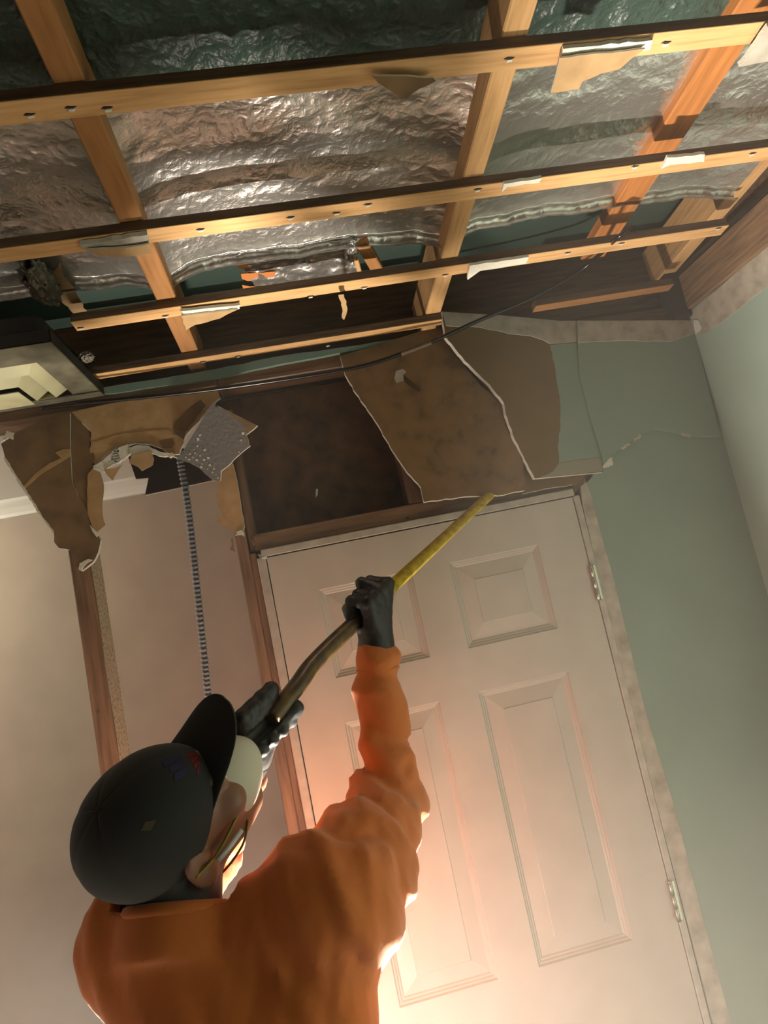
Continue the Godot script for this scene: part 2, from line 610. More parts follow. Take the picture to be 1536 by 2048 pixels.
# ------------------------------------------------------------------ the room
func shell():
	struct("floor", boxes([[V(-3.7, -0.1, -1.1), V(1.3, 0, 5.4)]]), M.floor, "bare dust-covered floor of the room")
	var wr := struct("wall_right", boxes([[V(1.1, 0, -0.02), V(1.22, 2.458, 5.3)]]), M.teal_lit, "green painted wall on the right, its lit tone put into the paint colour, bare of paint along its top")
	put("bare_band", slab([V(1.099,2.4308,0.0091), V(1.099,2.3888,0.015), V(1.099,2.38,0.0224), V(1.099,2.3749,0.0855), V(1.099,2.382,0.2847), V(1.099,2.4055,0.4959), V(1.099,2.4633,0.5173), V(1.099,2.461,0.3172), V(1.099,2.4585,0.2202), V(1.099,2.4497,0.0226)], 0.0012, V(-1, 0, 0)), M.bare, wr)
	var b2 := put("bare_patch", slab([V(1.0975,2.4274,0.017), V(1.0975,2.4194,0.0339), V(1.0975,2.3963,0.039), V(1.0975,2.3908,0.0298), V(1.0975,2.3915,0.0095), V(1.0975,2.4092,0.0108)], 0.0012, V(-1, 0, 0)), M.white, wr)
	struct("wall_left", boxes([[V(-3.62, 0, -0.1), V(-3.5, 2.9, 5.3)]]), M.old_wood, "bare boarded wall on the left of the room")
	struct("wall_back", boxes([[V(-3.62, 0, 5.2), V(1.22, 2.9, 5.32)]]), M.teal_lit, "green painted wall behind the camera")
	struct("ceiling", boxes([[V(-3.5, 2.66, 1.9), V(1.1, 2.673, 5.2)]]), M.old_wood, "boarded ceiling still standing at the back of the room")
	# the painted door wall: what still stands on the right of the door
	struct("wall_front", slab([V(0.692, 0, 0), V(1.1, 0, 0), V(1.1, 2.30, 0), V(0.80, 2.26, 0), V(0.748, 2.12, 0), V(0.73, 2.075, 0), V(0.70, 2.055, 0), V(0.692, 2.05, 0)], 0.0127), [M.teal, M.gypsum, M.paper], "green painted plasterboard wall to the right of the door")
	var band := put("bare_band", slab([V(0.6949,2.0764,0.001), V(0.707,2.0767,0.001), V(0.7136,2.0303,0.001), V(0.7135,1.9535,0.001), V(0.7175,1.8141,0.001), V(0.7131,1.4993,0.001), V(0.7246,1.2869,0.001), V(0.7265,0.963,0.001), V(0.7301,0.7644,0.001), V(0.7329,0.4121,0.001), V(0.6885,0.4251,0.001), V(0.6877,0.7759,0.001), V(0.6872,1.0002,0.001), V(0.6842,1.2566,0.001), V(0.6827,1.5298,0.001), V(0.6826,1.8213,0.001), V(0.6857,2.0099,0.001)], 0.0009), M.bare, get_node("wall_front"))
	var wl := struct("wall_front_end", boxes([[V(-3.5, 0, -0.0127), V(-0.95, 2.44, 0)]]), M.teal, "green painted plasterboard at the left end of the door wall")
	wl.name = "wall_far_left"

func other_room():
	struct("wall_far", boxes([[V(-2.6, 0, -0.92), V(1.4, 2.9, -0.8)]]), M.far_wall, "pale wall of the room beyond the studs")
	struct("wall_far_right", boxes([[V(1.25, 0, -0.8), V(1.37, 2.9, -0.02)]]), M.far_wall, "end wall of the room beyond the studs")
	struct("wall_end_left", boxes([[V(-2.6, 0, -0.8), V(-2.48, 2.9, -0.11)]]), M.far_wall, "left end wall of the room beyond the studs")
	struct("ceiling_1", boxes([[V(-2.5, 2.472, -0.8), V(1.3, 2.49, -0.12)]]), M.white, "white ceiling of the room beyond the studs")
	# the cove moulding where that wall meets its ceiling
	var st := begin()
	var prof := [Vector2(0, 2.415), Vector2(0.010, 2.417), Vector2(0.012, 2.428), Vector2(0.026, 2.445), Vector2(0.040, 2.456), Vector2(0.046, 2.462), Vector2(0.046, 2.472)]
	for i in prof.size() - 1:
		var p: Vector2 = prof[i]
		var q: Vector2 = prof[i + 1]
		quad(st, V(-2.48, p.y, -0.8 + p.x), V(1.25, p.y, -0.8 + p.x), V(1.25, q.y, -0.8 + q.x), V(-2.48, q.y, -0.8 + q.x))
	struct("trim_1", finish(st), M.white, "white cove moulding of the room beyond the studs")
	# the far face of the door wall, still boarded behind the header and the door
	struct("wall_inner", boxes([[V(-0.17, 2.06, -0.1227), V(1.25, 2.47, -0.11)], [V(0.70, 0, -0.1227), V(1.25, 2.06, -0.11)]]), M.far_wall, "back boarding of the door wall")
	var s := put("dark_board_scrap", slab(ragged([V(-0.3986,2.3864,-0.108), V(-0.3357,2.3946,-0.108), V(-0.2773,2.3706,-0.108), V(-0.1985,2.3164,-0.108), V(-0.2024,2.2633,-0.108), V(-0.3694,2.2574,-0.108), V(-0.3544,2.2985,-0.108), V(-0.3846,2.3016,-0.108)], 0.012, 0.001, 3, [0, 1, 2]), 0.0127), [surf(Color(0.20, 0.185, 0.17), 0.9), M.gypsum, M.paper])
	tag(s, "dark torn scrap of board behind the corrugated hose, high in the wall opening", "board scrap")

# ------------------------------------------------------------------ the door
func panel_mesh(x0: float, x1: float, y0: float, y1: float) -> ArrayMesh:
	# inset in from the opening, and depth there: a moulded edge, then a long slope up to the raised field
	var prof := [[0.0, 0.0], [0.003, -0.004], [0.006, -0.0045], [0.009, -0.0075], [0.012, -0.0080], [0.015, -0.0105], [0.050, -0.0045], [0.052, -0.0028]]
	var st := begin()
	for k in prof.size() - 1:
		var a: float = prof[k][0]
		var b: float = prof[k + 1][0]
		var za: float = prof[k][1]
		var zb: float = prof[k + 1][1]
		var o := [V(x0 + a, y0 + a, za), V(x1 - a, y0 + a, za), V(x1 - a, y1 - a, za), V(x0 + a, y1 - a, za)]
		var i := [V(x0 + b, y0 + b, zb), V(x1 - b, y0 + b, zb), V(x1 - b, y1 - b, zb), V(x0 + b, y1 - b, zb)]
		for s in 4: quad(st, o[s], o[(s + 1) % 4], i[(s + 1) % 4], i[s])
	var e: float = prof[-1][0]
	var z: float = prof[-1][1]
	quad(st, V(x0 + e, y0 + e, z), V(x1 - e, y0 + e, z), V(x1 - e, y1 - e, z), V(x0 + e, y1 - e, z))
	return finish(st)

func door():
	var d := Node3D.new()
	d.name = "door_1"
	add_child(d, true)
	tag(d, "white six-panel door in its frame, closed", "", "", "structure")
	var x := [-0.097, 0.007, 0.232, 0.326, 0.551, 0.665]
	var y := [0.012, 0.25, 0.82, 1.018, 1.628, 1.73, 1.937, 2.034]
	var st := begin()
	# stiles and rails as one moulded skin, round the six openings
	for i in 5:
		for j in 7:
			if i % 2 == 1 and j % 2 == 1: continue
			quad(st, V(x[i], y[j], 0), V(x[i + 1], y[j], 0), V(x[i + 1], y[j + 1], 0), V(x[i], y[j + 1], 0))
	for q in [[V(x[0], y[0], -0.035), V(x[0], y[0], 0), V(x[0], y[7], 0), V(x[0], y[7], -0.035)], [V(x[5], y[0], 0), V(x[5], y[0], -0.035), V(x[5], y[7], -0.035), V(x[5], y[7], 0)], [V(x[0], y[7], 0), V(x[5], y[7], 0), V(x[5], y[7], -0.035), V(x[0], y[7], -0.035)], [V(x[5], y[0], -0.035), V(x[0], y[0], -0.035), V(x[0], y[7], -0.035), V(x[5], y[7], -0.035)]]:
		quad(st, q[0], q[1], q[2], q[3])
	var leaf := put("leaf", finish(st), M.white_paint, d)
	for i in [1, 3]:
		for j in [1, 3, 5]: put("panel", panel_mesh(x[i], x[i + 1], y[j], y[j + 1]), M.white_paint, leaf)
	var frame := put("frame", boxes([[V(-0.1195, 0, -0.105), V(-0.0995, 2.0365, 0.002)], [V(0.6675, 0, -0.105), V(0.684, 2.0365, 0.002)]]), M.jamb_paint, d)
	put("head_jamb", boxes([[V(-0.108, 2.037, -0.105), V(0.672, 2.055, 0.003)]]), M.jamb_paint, frame)
	put("door_stop", boxes([[V(-0.0995, 0, -0.06), V(-0.09, 2.036, -0.037)], [V(0.658, 0, -0.06), V(0.6675, 2.036, -0.037)], [V(-0.0995, 2.027, -0.06), V(0.6675, 2.0365, -0.037)]]), M.jamb_paint, frame)
	put("paint_chip", slab(ragged([V(-0.1097,2.0358,0.0035), V(-0.0976,2.0381,0.0035), V(-0.0946,2.0351,0.0035), V(-0.0977,2.031,0.0035), V(-0.1078,2.033,0.0035)], 0.003, 0.0006, 2), 0.0006), M.white, frame)
	for hy in [1.818, 1.075, 0.28]:
		var h := Node3D.new()
		h.name = "hinge"
		d.add_child(h, true)
		h.position = V(0.6662, hy, 0.0)
		put("hinge_plate", boxes([[V(0.0012, -0.043, 0.0), V(0.013, 0.043, 0.0035)]], 0.0008), M.brass, h)
		for k in 3:
			var kn := put("knuckle", tube([V(0, -0.043 + k * 0.0288, 0.006), V(0, -0.0152 + k * 0.0288, 0.006)], func(_t, _a): return 0.0052, 12), M.brass, h)
		put("pin", tube([V(0, 0.0435, 0.006), V(0, 0.0465, 0.006)], func(t: float, _a: float): return 0.0058 - t * 0.003, 12), M.brass, h)

# ------------------------------------------------------------------ studs and header
func upright(label: String, x0: float, x1: float, y0: float, y1: float, m, called := "wall_stud", cat := "stud", group := "", z := -0.0127, depth := 0.089) -> MeshInstance3D:
	return lumber(called, label, cat, V((x0 + x1) / 2, y0, z - depth / 2), V((x0 + x1) / 2, y1, z - depth / 2), V(1, 0, 0), x1 - x0, depth, m, group)

func framing():
	var s := upright("brown wall stud with pale plaster down its right side, left of the cap", -0.537, -0.495, 0, 2.4, M.stud)
	# the plaster left on its side, in the stud's own axes: x along it, y across the wall, z depth
	var edge := []
	var r := RandomNumberGenerator.new()
	r.seed = 4
	for k in 40: edge.append(V(-1.2 + 2.14 * k / 39.0, -0.0213, 0.0445 - 0.012 * r.randf() - (0.004 if k % 5 else 0.0)))
	for k in 40: edge.append(V(0.94 - 2.14 * k / 39.0, -0.0213, -0.0435))
	var pl := put("plaster_crust", slab(edge, 0.0012, V(0, -1, 0)), textured(noise_tex(0.03, [Color(0.45, 0.38, 0.30), Color(0.74, 0.68, 0.58), Color(0.80, 0.75, 0.66)], 51, 5), V(6, 6, 6), 0.95), s)
	# mirror it to the side that faces the door
	if s.transform.basis.y.x > 0: pl.transform = Transform3D(Basis(V(1, 0, 0), PI), Vector3.ZERO)
	put("nail_head", tube([V(-0.5236,1.7707,-0.0115), V(-0.5234,1.7704,-0.0115)].map(func(p): return s.transform.affine_inverse() * p), func(_t, _a): return 0.003, 8), M.steel, s)
	upright("outer door stud, streaked with old plaster, left of the door frame", V(-0.1621,2.007,-0.0127).x, V(-0.1361,2.0017,-0.0127).x, 0, 2.41, M.stud)
	upright("brown inner door stud against the left jamb of the door", V(-0.1355,2.0016,-0.0127).x, -0.1205, 0, 2.052, M.stud)
	upright("dark king stud rising beside the mouldy board above the door", V(-0.1335,2.257,-0.0127).x, V(-0.1138,2.2533,-0.0127).x, 2.056, 2.41, M.old_wood, "cripple_stud", "stud", "", -0.02)
	upright("far wall stud out past the corner of the opening", -0.95, -0.91, 0, 2.4, M.stud)
	upright("short cripple stud above the door, half hidden by the hanging board", 0.262, 0.30, 2.097, 2.44, M.old_wood, "cripple_stud")
	upright("stud behind the painted board, right of the door", 0.70, 0.738, 0, 2.44, M.old_wood)
	var h := lumber("door_header", "brown timber header lying over the white door", "header", V(-0.1205, 2.0755, -0.057), V(0.698, 2.0755, -0.057), Vector3.UP, 0.0395, 0.089, M.stud)
	for p in [V(0.2508,2.0635,-0.0115), V(0.1586,2.0567,-0.0115)]:
		var n := put("nail_head", tube([p, p + V(0, 0, 0.002)], func(_t, _a): return 0.0032, 8), surf(Color(0.20, 0.18, 0.30), 0.5), h)
		n.transform = h.transform.affine_inverse()
	var st := put("splinter_curl", grid_mesh(10, 2, func(u: float, v: float): return V(-0.124,2.0807,-0.01) + V(0.003 * sin(u * 2.6), -0.012 * u, 0.004 + 0.003 * cos(u * 2.6) + v * 0.003), 0.0006), M.white)
	tag(st, "small white plaster curl at the left end of the door header", "plaster scrap")
	var mb := put("mouldy_board", box_mesh(V(0.86, 0.36, 0.012)), M.mould_board)
	mb.position = V(0.27, 2.275, -0.088)
	tag(mb, "dark mouldy board behind the studs above the door", "board")
	put("chip_mark", slab(ragged([V(0.0493,2.188,-0.0815), V(0.0542,2.1871,-0.0815), V(0.0501,2.1722,-0.0815), V(0.0437,2.1657,-0.0815)], 0.004, 0.0006, 3), 0.0008), M.white, mb).transform = mb.transform.affine_inverse()
	# plates along the head of the wall
	var tp := lumber("top_plate", "dark glossy top plate above the mouldy board, beside the hanging plasterboard", "plate", V(-0.138, 2.486, -0.057), V(0.72, 2.486, -0.057), Vector3.UP, 0.038, 0.089, M.plate)
	lumber("top_plate", "reddish top plate along the head of the opening on the left", "plate", V(-1.6, 2.472, -0.057), V(-0.139, 2.488, -0.057), Vector3.UP, 0.03, 0.089, M.stud)
	lumber("top_plate", "dark plate in the shade above the bare plaster band, in the right corner", "plate", V(0.721, 2.47, -0.057), V(1.09, 2.462, -0.057), Vector3.UP, 0.045, 0.089, M.old_wood)
	var tb := put("painted_strip", slab(ragged([V(-0.4326,2.492,0), V(-0.4074,2.5076,0), V(-0.1326,2.5084,0), V(0.0236,2.5155,0), V(0.2234,2.5109,0), V(0.3651,2.5114,0), V(0.434,2.527,0), V(0.4305,2.5114,0), V(0.3247,2.5046,0), V(0.1957,2.4996,0), V(0.0198,2.4953,0), V(-0.1362,2.4872,0), V(-0.3407,2.4884,0)], 0.03, 0.0012, 8), 0.0127), [M.teal, M.teal, M.paper])
	tag(tb, "narrow strip of green painted board left along the top of the wall", "board strip")
	# the rim board that closes the roof space above the wall
	var rb := lumber("rim_board", "wide brown board standing on the wall head, behind the battens", "board", V(-1.6, 2.598, -0.06), V(1.08, 2.598, -0.06), Vector3.UP, 0.185, 0.03, M.old_wood)
	# timber along the right-hand wall
	lumber("wall_ledger", "brown ledger board along the top of the right-hand wall", "ledger", V(1.118, 2.505, -0.02), V(1.118, 2.505, 1.3), Vector3.UP, 0.094, 0.06, M.stud)
	lumber("wall_ledger", "dark steel-grey strip above the ledger board of the right-hand wall", "strip", V(1.10, 2.5595, -0.02), V(1.10, 2.5595, 1.3), Vector3.UP, 0.014, 0.03, surf(Color(0.10, 0.095, 0.085), 0.35))
	upright("dark corner post between the door wall and the right-hand wall", 1.05, 1.098, 2.44, 2.62, M.gap, "corner_post", "post", "", 0.02, 0.05)

# ------------------------------------------------------------------ roof: rafters, foil, underlay
func rafter(label: String, x0: float, x1: float, z0: float, z1: float, bottom: float, depth: float, m, group := "") -> MeshInstance3D:
	var up := V(0, 1, -SLOPE).normalized()
	return lumber("rafter", label, "rafter", roof_pt((x0 + x1) / 2, z0, bottom + depth / 2), roof_pt((x0 + x1) / 2, z1, bottom + depth / 2), up, depth, x1 - x0, m, group)

func roof():
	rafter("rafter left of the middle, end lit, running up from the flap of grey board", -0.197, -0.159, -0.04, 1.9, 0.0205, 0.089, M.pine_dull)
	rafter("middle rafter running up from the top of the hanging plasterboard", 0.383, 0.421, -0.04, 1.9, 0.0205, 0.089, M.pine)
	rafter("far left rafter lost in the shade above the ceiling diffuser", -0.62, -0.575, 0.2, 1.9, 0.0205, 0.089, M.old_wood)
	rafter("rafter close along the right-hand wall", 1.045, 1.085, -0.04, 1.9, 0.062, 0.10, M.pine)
	rafter("narrow orange rafter showing through the foil on the right", 0.768, 0.830, 0.14, 1.9, 0.064, 0.025, textured(noise_tex(0.02, [Color(0.62, 0.38, 0.17), Color(0.76, 0.49, 0.24)], 53, 4), V(0.5, 7, 7), 0.75))
	foil_sheet("crumpled silver foil between the two middle rafters", -0.159, 0.383, 0.312, 0.712, 11)
	foil_sheet("crumpled silver foil right of the middle rafter, up to the right-hand wall", 0.421, 1.045, 0.325, 0.712, 12)
	foil_sheet("shaded silver foil left of the left rafter", -0.575, -0.197, 0.305, 0.712, 13)
	# loose tongue of foil that hangs on past the cut edge
	var n := FastNoiseLite.new()
	n.seed = 5
	n.frequency = 22.0
	var tg := put("foil_tongue", grid_mesh(44, 30, func(u: float, v: float):
		var z := lerpf(0.325, 0.205, v)
		var x0 := -0.03 + 0.03 * v + 0.012 * n.get_noise_1d(v * 9.0) * 0.2
		var x1 := 0.215 + 0.004 * sin(v * 9.0)
		var x := lerpf(x0, x1, u)
		return roof_pt(x, z, 0.078 - 0.006 * v + 0.006 * n.get_noise_3d(x, z, 3.0)), 0.0006), M.foil)
	tag(tg, "torn tongue of silver foil hanging past the cut edge, beside the third batten", "foil")
	for q in [[[V(-0.031,2.5998,0.3062), V(-0.0174,2.6002,0.3113), V(-0.0101,2.5991,0.298), V(-0.0089,2.5978,0.2825), V(-0.0214,2.5976,0.2803), V(-0.0308,2.5981,0.286)], 1], [[V(-0.0271,2.5948,0.2709), V(-0.0084,2.5943,0.2646), V(0.0171,2.5939,0.2601), V(0.0441,2.5938,0.2589), V(0.0409,2.5916,0.2326), V(0.0094,2.592,0.2368), V(-0.0166,2.5922,0.2397), V(-0.0268,2.593,0.2495)], 2], [[V(-0.0296,2.5895,0.2315), V(-0.0138,2.5887,0.2218), V(0.0174,2.588,0.2138), V(0.0052,2.5868,0.1997), V(-0.0163,2.587,0.2015), V(-0.0296,2.5874,0.2069)], 3]]:
		var o := put("paper_tear", slab(ragged(q[0], 0.008, 0.0012, q[1]), 0.0008, Vector3.DOWN), surf(Color(0.78, 0.48, 0.25), 0.85), tg)
	# short timber and crumpled foil at the end of the tongue
	lumber("roof_block", "short pale block beside the torn foil, behind the third batten", "block", V(0.224,2.6019,0.3191), V(0.2677,2.5923,0.2055), V(0, 1, -SLOPE).normalized(), 0.02, 0.026, M.pine_dull)
	lumber("roof_block", "thin pale lath beside the torn foil, behind the third batten", "block", V(0.2108,2.599,0.2844), V(0.2274,2.5919,0.2003), V(0, 1, -SLOPE).normalized(), 0.02, 0.010, M.pine)
	crumple("foil_twist", "twisted wad of foil where the cut edge meets the short block", V(0.2038,2.5927,0.293), V(0.016, 0.012, 0.045), M.foil, 3)
	# dark green underlay over everything
	var g := FastNoiseLite.new()
	g.seed = 9
	g.frequency = 5.0
	g.fractal_type = FastNoiseLite.FRACTAL_RIDGED
	var ul := put("roof_underlay", grid_mesh(150, 70, func(u: float, v: float):
		var x := lerpf(-1.3, 1.1, u)
		var z := lerpf(0.695, 1.9, 1.0 - v)
		return roof_pt(x, z, 0.088 - 0.012 * absf(g.get_noise_2d(x * 2.2, z * 0.7))), 0.0), M.green)
	tag(ul, "dark green crinkled underlay above the first batten", "underlay")
	var ul2 := put("roof_underlay", boxes([[V(-1.3, 2.690, -0.075), V(1.1, 2.698, 0.75)]]), M.green_flat)
	tag(ul2, "flat dark green underlay seen past the cut edge of the foil", "underlay")
	struct("ceiling_2", boxes([[V(-3.7, 2.86, -1.0), V(1.3, 2.92, 5.4)]]), M.old_wood, "roof boarding above the rafters")
	struct("wall_gable", boxes([[V(1.102, 2.46, -0.05), V(1.22, 2.86, 5.3)]]), M.old_wood, "boarding in the roof space above the right-hand wall")
	var drape := put("brown_paper", slab(ragged([V(-0.3328,2.5941,0.4042), V(-0.347,2.5898,0.3536), V(-0.3417,2.5869,0.3192), V(-0.346,2.5833,0.2764), V(-0.3498,2.5789,0.2246), V(-0.3736,2.5792,0.2276), V(-0.3806,2.5841,0.2858), V(-0.3729,2.5897,0.352)], 0.012, 0.002, 4), 0.001, Vector3.DOWN), M.paper)
	tag(drape, "brown paper hanging from the far left rafter above the diffuser", "paper")
	crumple("foil_duct", "limp shaded duct sleeve draped above the ceiling diffuser", V(-0.3832,2.5762,0.3707), V(0.030, 0.035, 0.075), surf(Color(0.36, 0.34, 0.29), 0.4, 0.6), 5)
	crumple("duct_tail", "crumpled grey end of the duct by the corner of the diffuser", V(-0.3819,2.514,0.1663), V(0.018, 0.012, 0.018), surf(Color(0.42, 0.38, 0.33), 0.5), 6)

func crumple(called: String, label: String, at: Vector3, size: Vector3, m, seed_: int):
	var n := FastNoiseLite.new()
	n.seed = seed_
	n.frequency = 1.6
	n.fractal_type = FastNoiseLite.FRACTAL_RIDGED
	var f := func(p: Vector3) -> float:
		var q := p / size
		return (q.length() - 0.72 - 0.36 * n.get_noise_3dv(q * 0.9)) * size[size.min_axis_index()] * 0.7
	var o := put(called, nets(f, -size * 1.25, size * 1.25, size[size.max_axis_index()] / 22.0), m)
	o.position = at
	tag(o, label, "duct" if called.begins_with("duct") or called.ends_with("duct") else "foil")

func foil_sheet(label: String, x0: float, x1: float, z0: float, z1: float, seed_: int):
	var n := FastNoiseLite.new()
	n.seed = seed_
	n.frequency = 9.0
	n.fractal_octaves = 4
	n.fractal_type = FastNoiseLite.FRACTAL_RIDGED
	var w := FastNoiseLite.new()
	w.seed = seed_ + 50
	w.frequency = 4.0
	var o := put("foil_sheet", grid_mesh(int((x1 - x0) / 0.0052), 100, func(u: float, v: float):
		var x := lerpf(x0, x1, u)
		# v 0..0.16 is the rolled edge that turns back under the sheet
		var edge := absf(2.0 * u - 1.0)
		var sag := 0.085 - 0.022 * pow(edge, 5.0)
		var wob := w.get_noise_2d(x * 2.0, 1.0)
		var z := 0.0
		var dy := 0.0
		if v < 0.16:
			var a := v / 0.16 * PI * 1.25
			z = z0 + 0.011 - 0.011 * sin(a) + 0.010 * wob
			dy = -0.011 * (1.0 + cos(a)) - 0.006
			if v < 0.02: z += 0.0
		else:
			var k := (v - 0.16) / 0.84
			z = lerpf(z0 + 0.015 + 0.010 * wob, z1, k)
			dy = -0.006 + 0.004 * k
		var c := 0.0011 * n.get_noise_2d(x + 0.35 * z, z * 1.7) + 0.0045 * w.get_noise_2d(x * 1.3, z * 2.2)
		return roof_pt(x, z, sag + dy + c)), M.foil)
	tag(o, label, "foil")

# ------------------------------------------------------------------ battens and the scraps that still hang from them
func batten(label: String, x0: float, x1: float, z: float, w: float, m, drop := 0.0) -> MeshInstance3D:
	var up := V(0, 1, -SLOPE).normalized()
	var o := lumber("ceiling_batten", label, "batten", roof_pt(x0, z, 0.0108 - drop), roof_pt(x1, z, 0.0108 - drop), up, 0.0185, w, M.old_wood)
	# dark brown timber on the sides, a thin paler face on the underside
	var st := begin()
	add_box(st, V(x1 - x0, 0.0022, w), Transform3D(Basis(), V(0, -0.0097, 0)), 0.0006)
	put("under_face", finish(st), m, o)
	return o

func scrap(label: String, poly: Array, m_face, thick := 0.010, seed_ := 1, tear := 0.0015):
	var o := put("board_scrap", slab(ragged(poly, 0.012, tear, seed_), thick, Vector3.DOWN), [m_face, M.gypsum, M.paper])
	tag(o, label, "board scrap")
	return o

func battens():
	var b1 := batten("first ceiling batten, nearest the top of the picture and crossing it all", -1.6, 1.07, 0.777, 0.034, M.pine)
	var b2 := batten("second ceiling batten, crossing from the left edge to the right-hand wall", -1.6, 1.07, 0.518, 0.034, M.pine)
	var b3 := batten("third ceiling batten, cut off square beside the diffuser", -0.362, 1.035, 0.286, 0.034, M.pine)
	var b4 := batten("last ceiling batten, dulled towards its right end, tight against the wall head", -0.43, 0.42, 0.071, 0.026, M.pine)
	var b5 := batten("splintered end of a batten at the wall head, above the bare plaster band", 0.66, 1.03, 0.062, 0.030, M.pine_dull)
	# nail holes and dents
	for q in [[b1, [V(-0.236,2.5648,0.7747), V(-0.1852,2.5651,0.7784), V(-0.1428,2.5645,0.772), V(0.3923,2.5653,0.7811), V(0.6248,2.5652,0.7798)]], [b2, [V(-0.0735,2.5434,0.521), V(0.1557,2.5431,0.5169), V(0.2101,2.544,0.5277), V(0.0768,2.5434,0.521), V(0.4056,2.544,0.5287), V(0.6983,2.5445,0.5341), V(0.9352,2.5439,0.5273)]], [b3, [V(-0.189,2.5231,0.2802), V(0.1034,2.5225,0.2726), V(0.217,2.5228,0.2761), V(0.3916,2.5229,0.2777), V(0.6612,2.5241,0.2921), V(0.7829,2.5246,0.2978), V(1.0108,2.5248,0.3004), V(-0.3523,2.5233,0.2825)]], [b4, [V(-0.1552,2.5051,0.0664), V(0.1391,2.5037,0.0499), V(-0.0742,2.5051,0.0661)]]]:
		var inv: Transform3D = q[0].transform.affine_inverse()
		for at in q[1]:
			var k := int(at.x * 1000) + 2000
			var dent := put("nail_hole", slab(ragged([at + V(-0.007, -0.0006, -0.001), at + V(0.005, -0.0006, -0.0016), at + V(0.008, -0.0006, 0.0004), at + V(-0.003, -0.0006, 0.0018)], 0.004, 0.0006, k), 0.0012, Vector3.DOWN), M.dent, q[0])
			dent.transform = inv
			var chip := put("plaster_crumb", slab(ragged([at + V(-0.003, -0.002, -0.006), at + V(0.005, -0.002, -0.005), at + V(0.005, -0.002, -0.001), at + V(-0.003, -0.002, -0.0015)], 0.003, 0.0006, k + 1), 0.002, Vector3.DOWN), M.gypsum, q[0])
			chip.transform = inv
	scrap("white-edged plasterboard scrap with brown paper under the first batten, on the right", [V(0.4645,2.5589,0.7937), V(0.5953,2.5588,0.793), V(0.5995,2.5575,0.7775), V(0.4661,2.5573,0.7756)], M.gypsum, 0.006, 1)
	scrap("torn brown paper hanging below the first batten, on the right", [V(0.4606,2.5523,0.7866), V(0.5859,2.5522,0.7863), V(0.5716,2.5511,0.7726), V(0.5618,2.5499,0.758), V(0.5333,2.5495,0.7533), V(0.5105,2.5487,0.7438), V(0.51,2.5476,0.7314), V(0.4674,2.5475,0.73)], M.paper_light, 0.003, 2)
	scrap("white edged scrap at the right end of the first batten", [V(0.7654,2.5534,0.7994), V(0.8104,2.5539,0.8059), V(0.8565,2.5489,0.747), V(0.762,2.5482,0.7379), V(0.7642,2.5491,0.7492)], M.bare, 0.008, 3)
	scrap("grey paper scrap curling from the middle of the first batten", [V(0.197,2.5527,0.7918), V(0.2844,2.5515,0.7768), V(0.288,2.551,0.7718), V(0.2657,2.5502,0.762), V(0.2489,2.5492,0.7497), V(0.2403,2.5492,0.75), V(0.2175,2.5509,0.7704)], M.paper, 0.003, 4)
	scrap("small white scrap on the second batten, right of the middle rafter", [V(0.4496,2.5395,0.54), V(0.5183,2.5397,0.5424), V(0.5167,2.5387,0.5307), V(0.4584,2.5388,0.5312), V(0.4507,2.5377,0.519)], M.gypsum, 0.006, 5)
	scrap("white scrap on the second batten near the right-hand wall", [V(0.7498,2.5405,0.5525), V(0.8255,2.5401,0.5475), V(0.8354,2.5385,0.528), V(0.7658,2.5388,0.5321), V(0.7523,2.5382,0.5246)], M.gypsum, 0.006, 6)
	scrap("long plasterboard scrap with brown paper under the left of the second batten", [V(-0.2627,2.535,0.5342), V(-0.1562,2.5352,0.5366), V(-0.1595,2.5329,0.5089), V(-0.2072,2.5331,0.5116), V(-0.2606,2.5337,0.5182)], M.bare, 0.008, 7)
	scrap("brown paper curling under the left of the second batten", [V(-0.2562,2.5286,0.5287), V(-0.2047,2.528,0.5225), V(-0.1584,2.528,0.5227), V(-0.1604,2.5258,0.4966), V(-0.204,2.526,0.4983), V(-0.2407,2.5269,0.5094)], M.paper_light, 0.003, 8)
	scrap("white scrap tapering along the left of the third batten", [V(-0.1538,2.5156,0.3039), V(-0.0395,2.5148,0.2941), V(-0.0424,2.5136,0.2799), V(-0.1492,2.5136,0.2799)], M.gypsum, 0.006, 9)
	scrap("brown paper tapering under the left of the third batten", [V(-0.1568,2.5107,0.2931), V(-0.0453,2.5101,0.2859), V(-0.0851,2.5081,0.2626), V(-0.1376,2.5073,0.2523), V(-0.1591,2.5059,0.2365)], M.paper_light, 0.003, 10)
	scrap("white scrap on the third batten, right of the middle rafter", [V(0.4366,2.5164,0.3135), V(0.5655,2.5163,0.3127), V(0.5658,2.5144,0.29), V(0.4643,2.5142,0.2876), V(0.4427,2.5119,0.2601)], M.gypsum, 0.006, 11)
	scrap("thin paper shred dangling below the middle of the third batten", [V(0.159,2.5048,0.2942), V(0.1704,2.5047,0.293), V(0.1792,2.5,0.237), V(0.1725,2.4961,0.1916), V(0.1679,2.497,0.2014), V(0.1683,2.5001,0.2381)], M.paper_light, 0.001, 12)

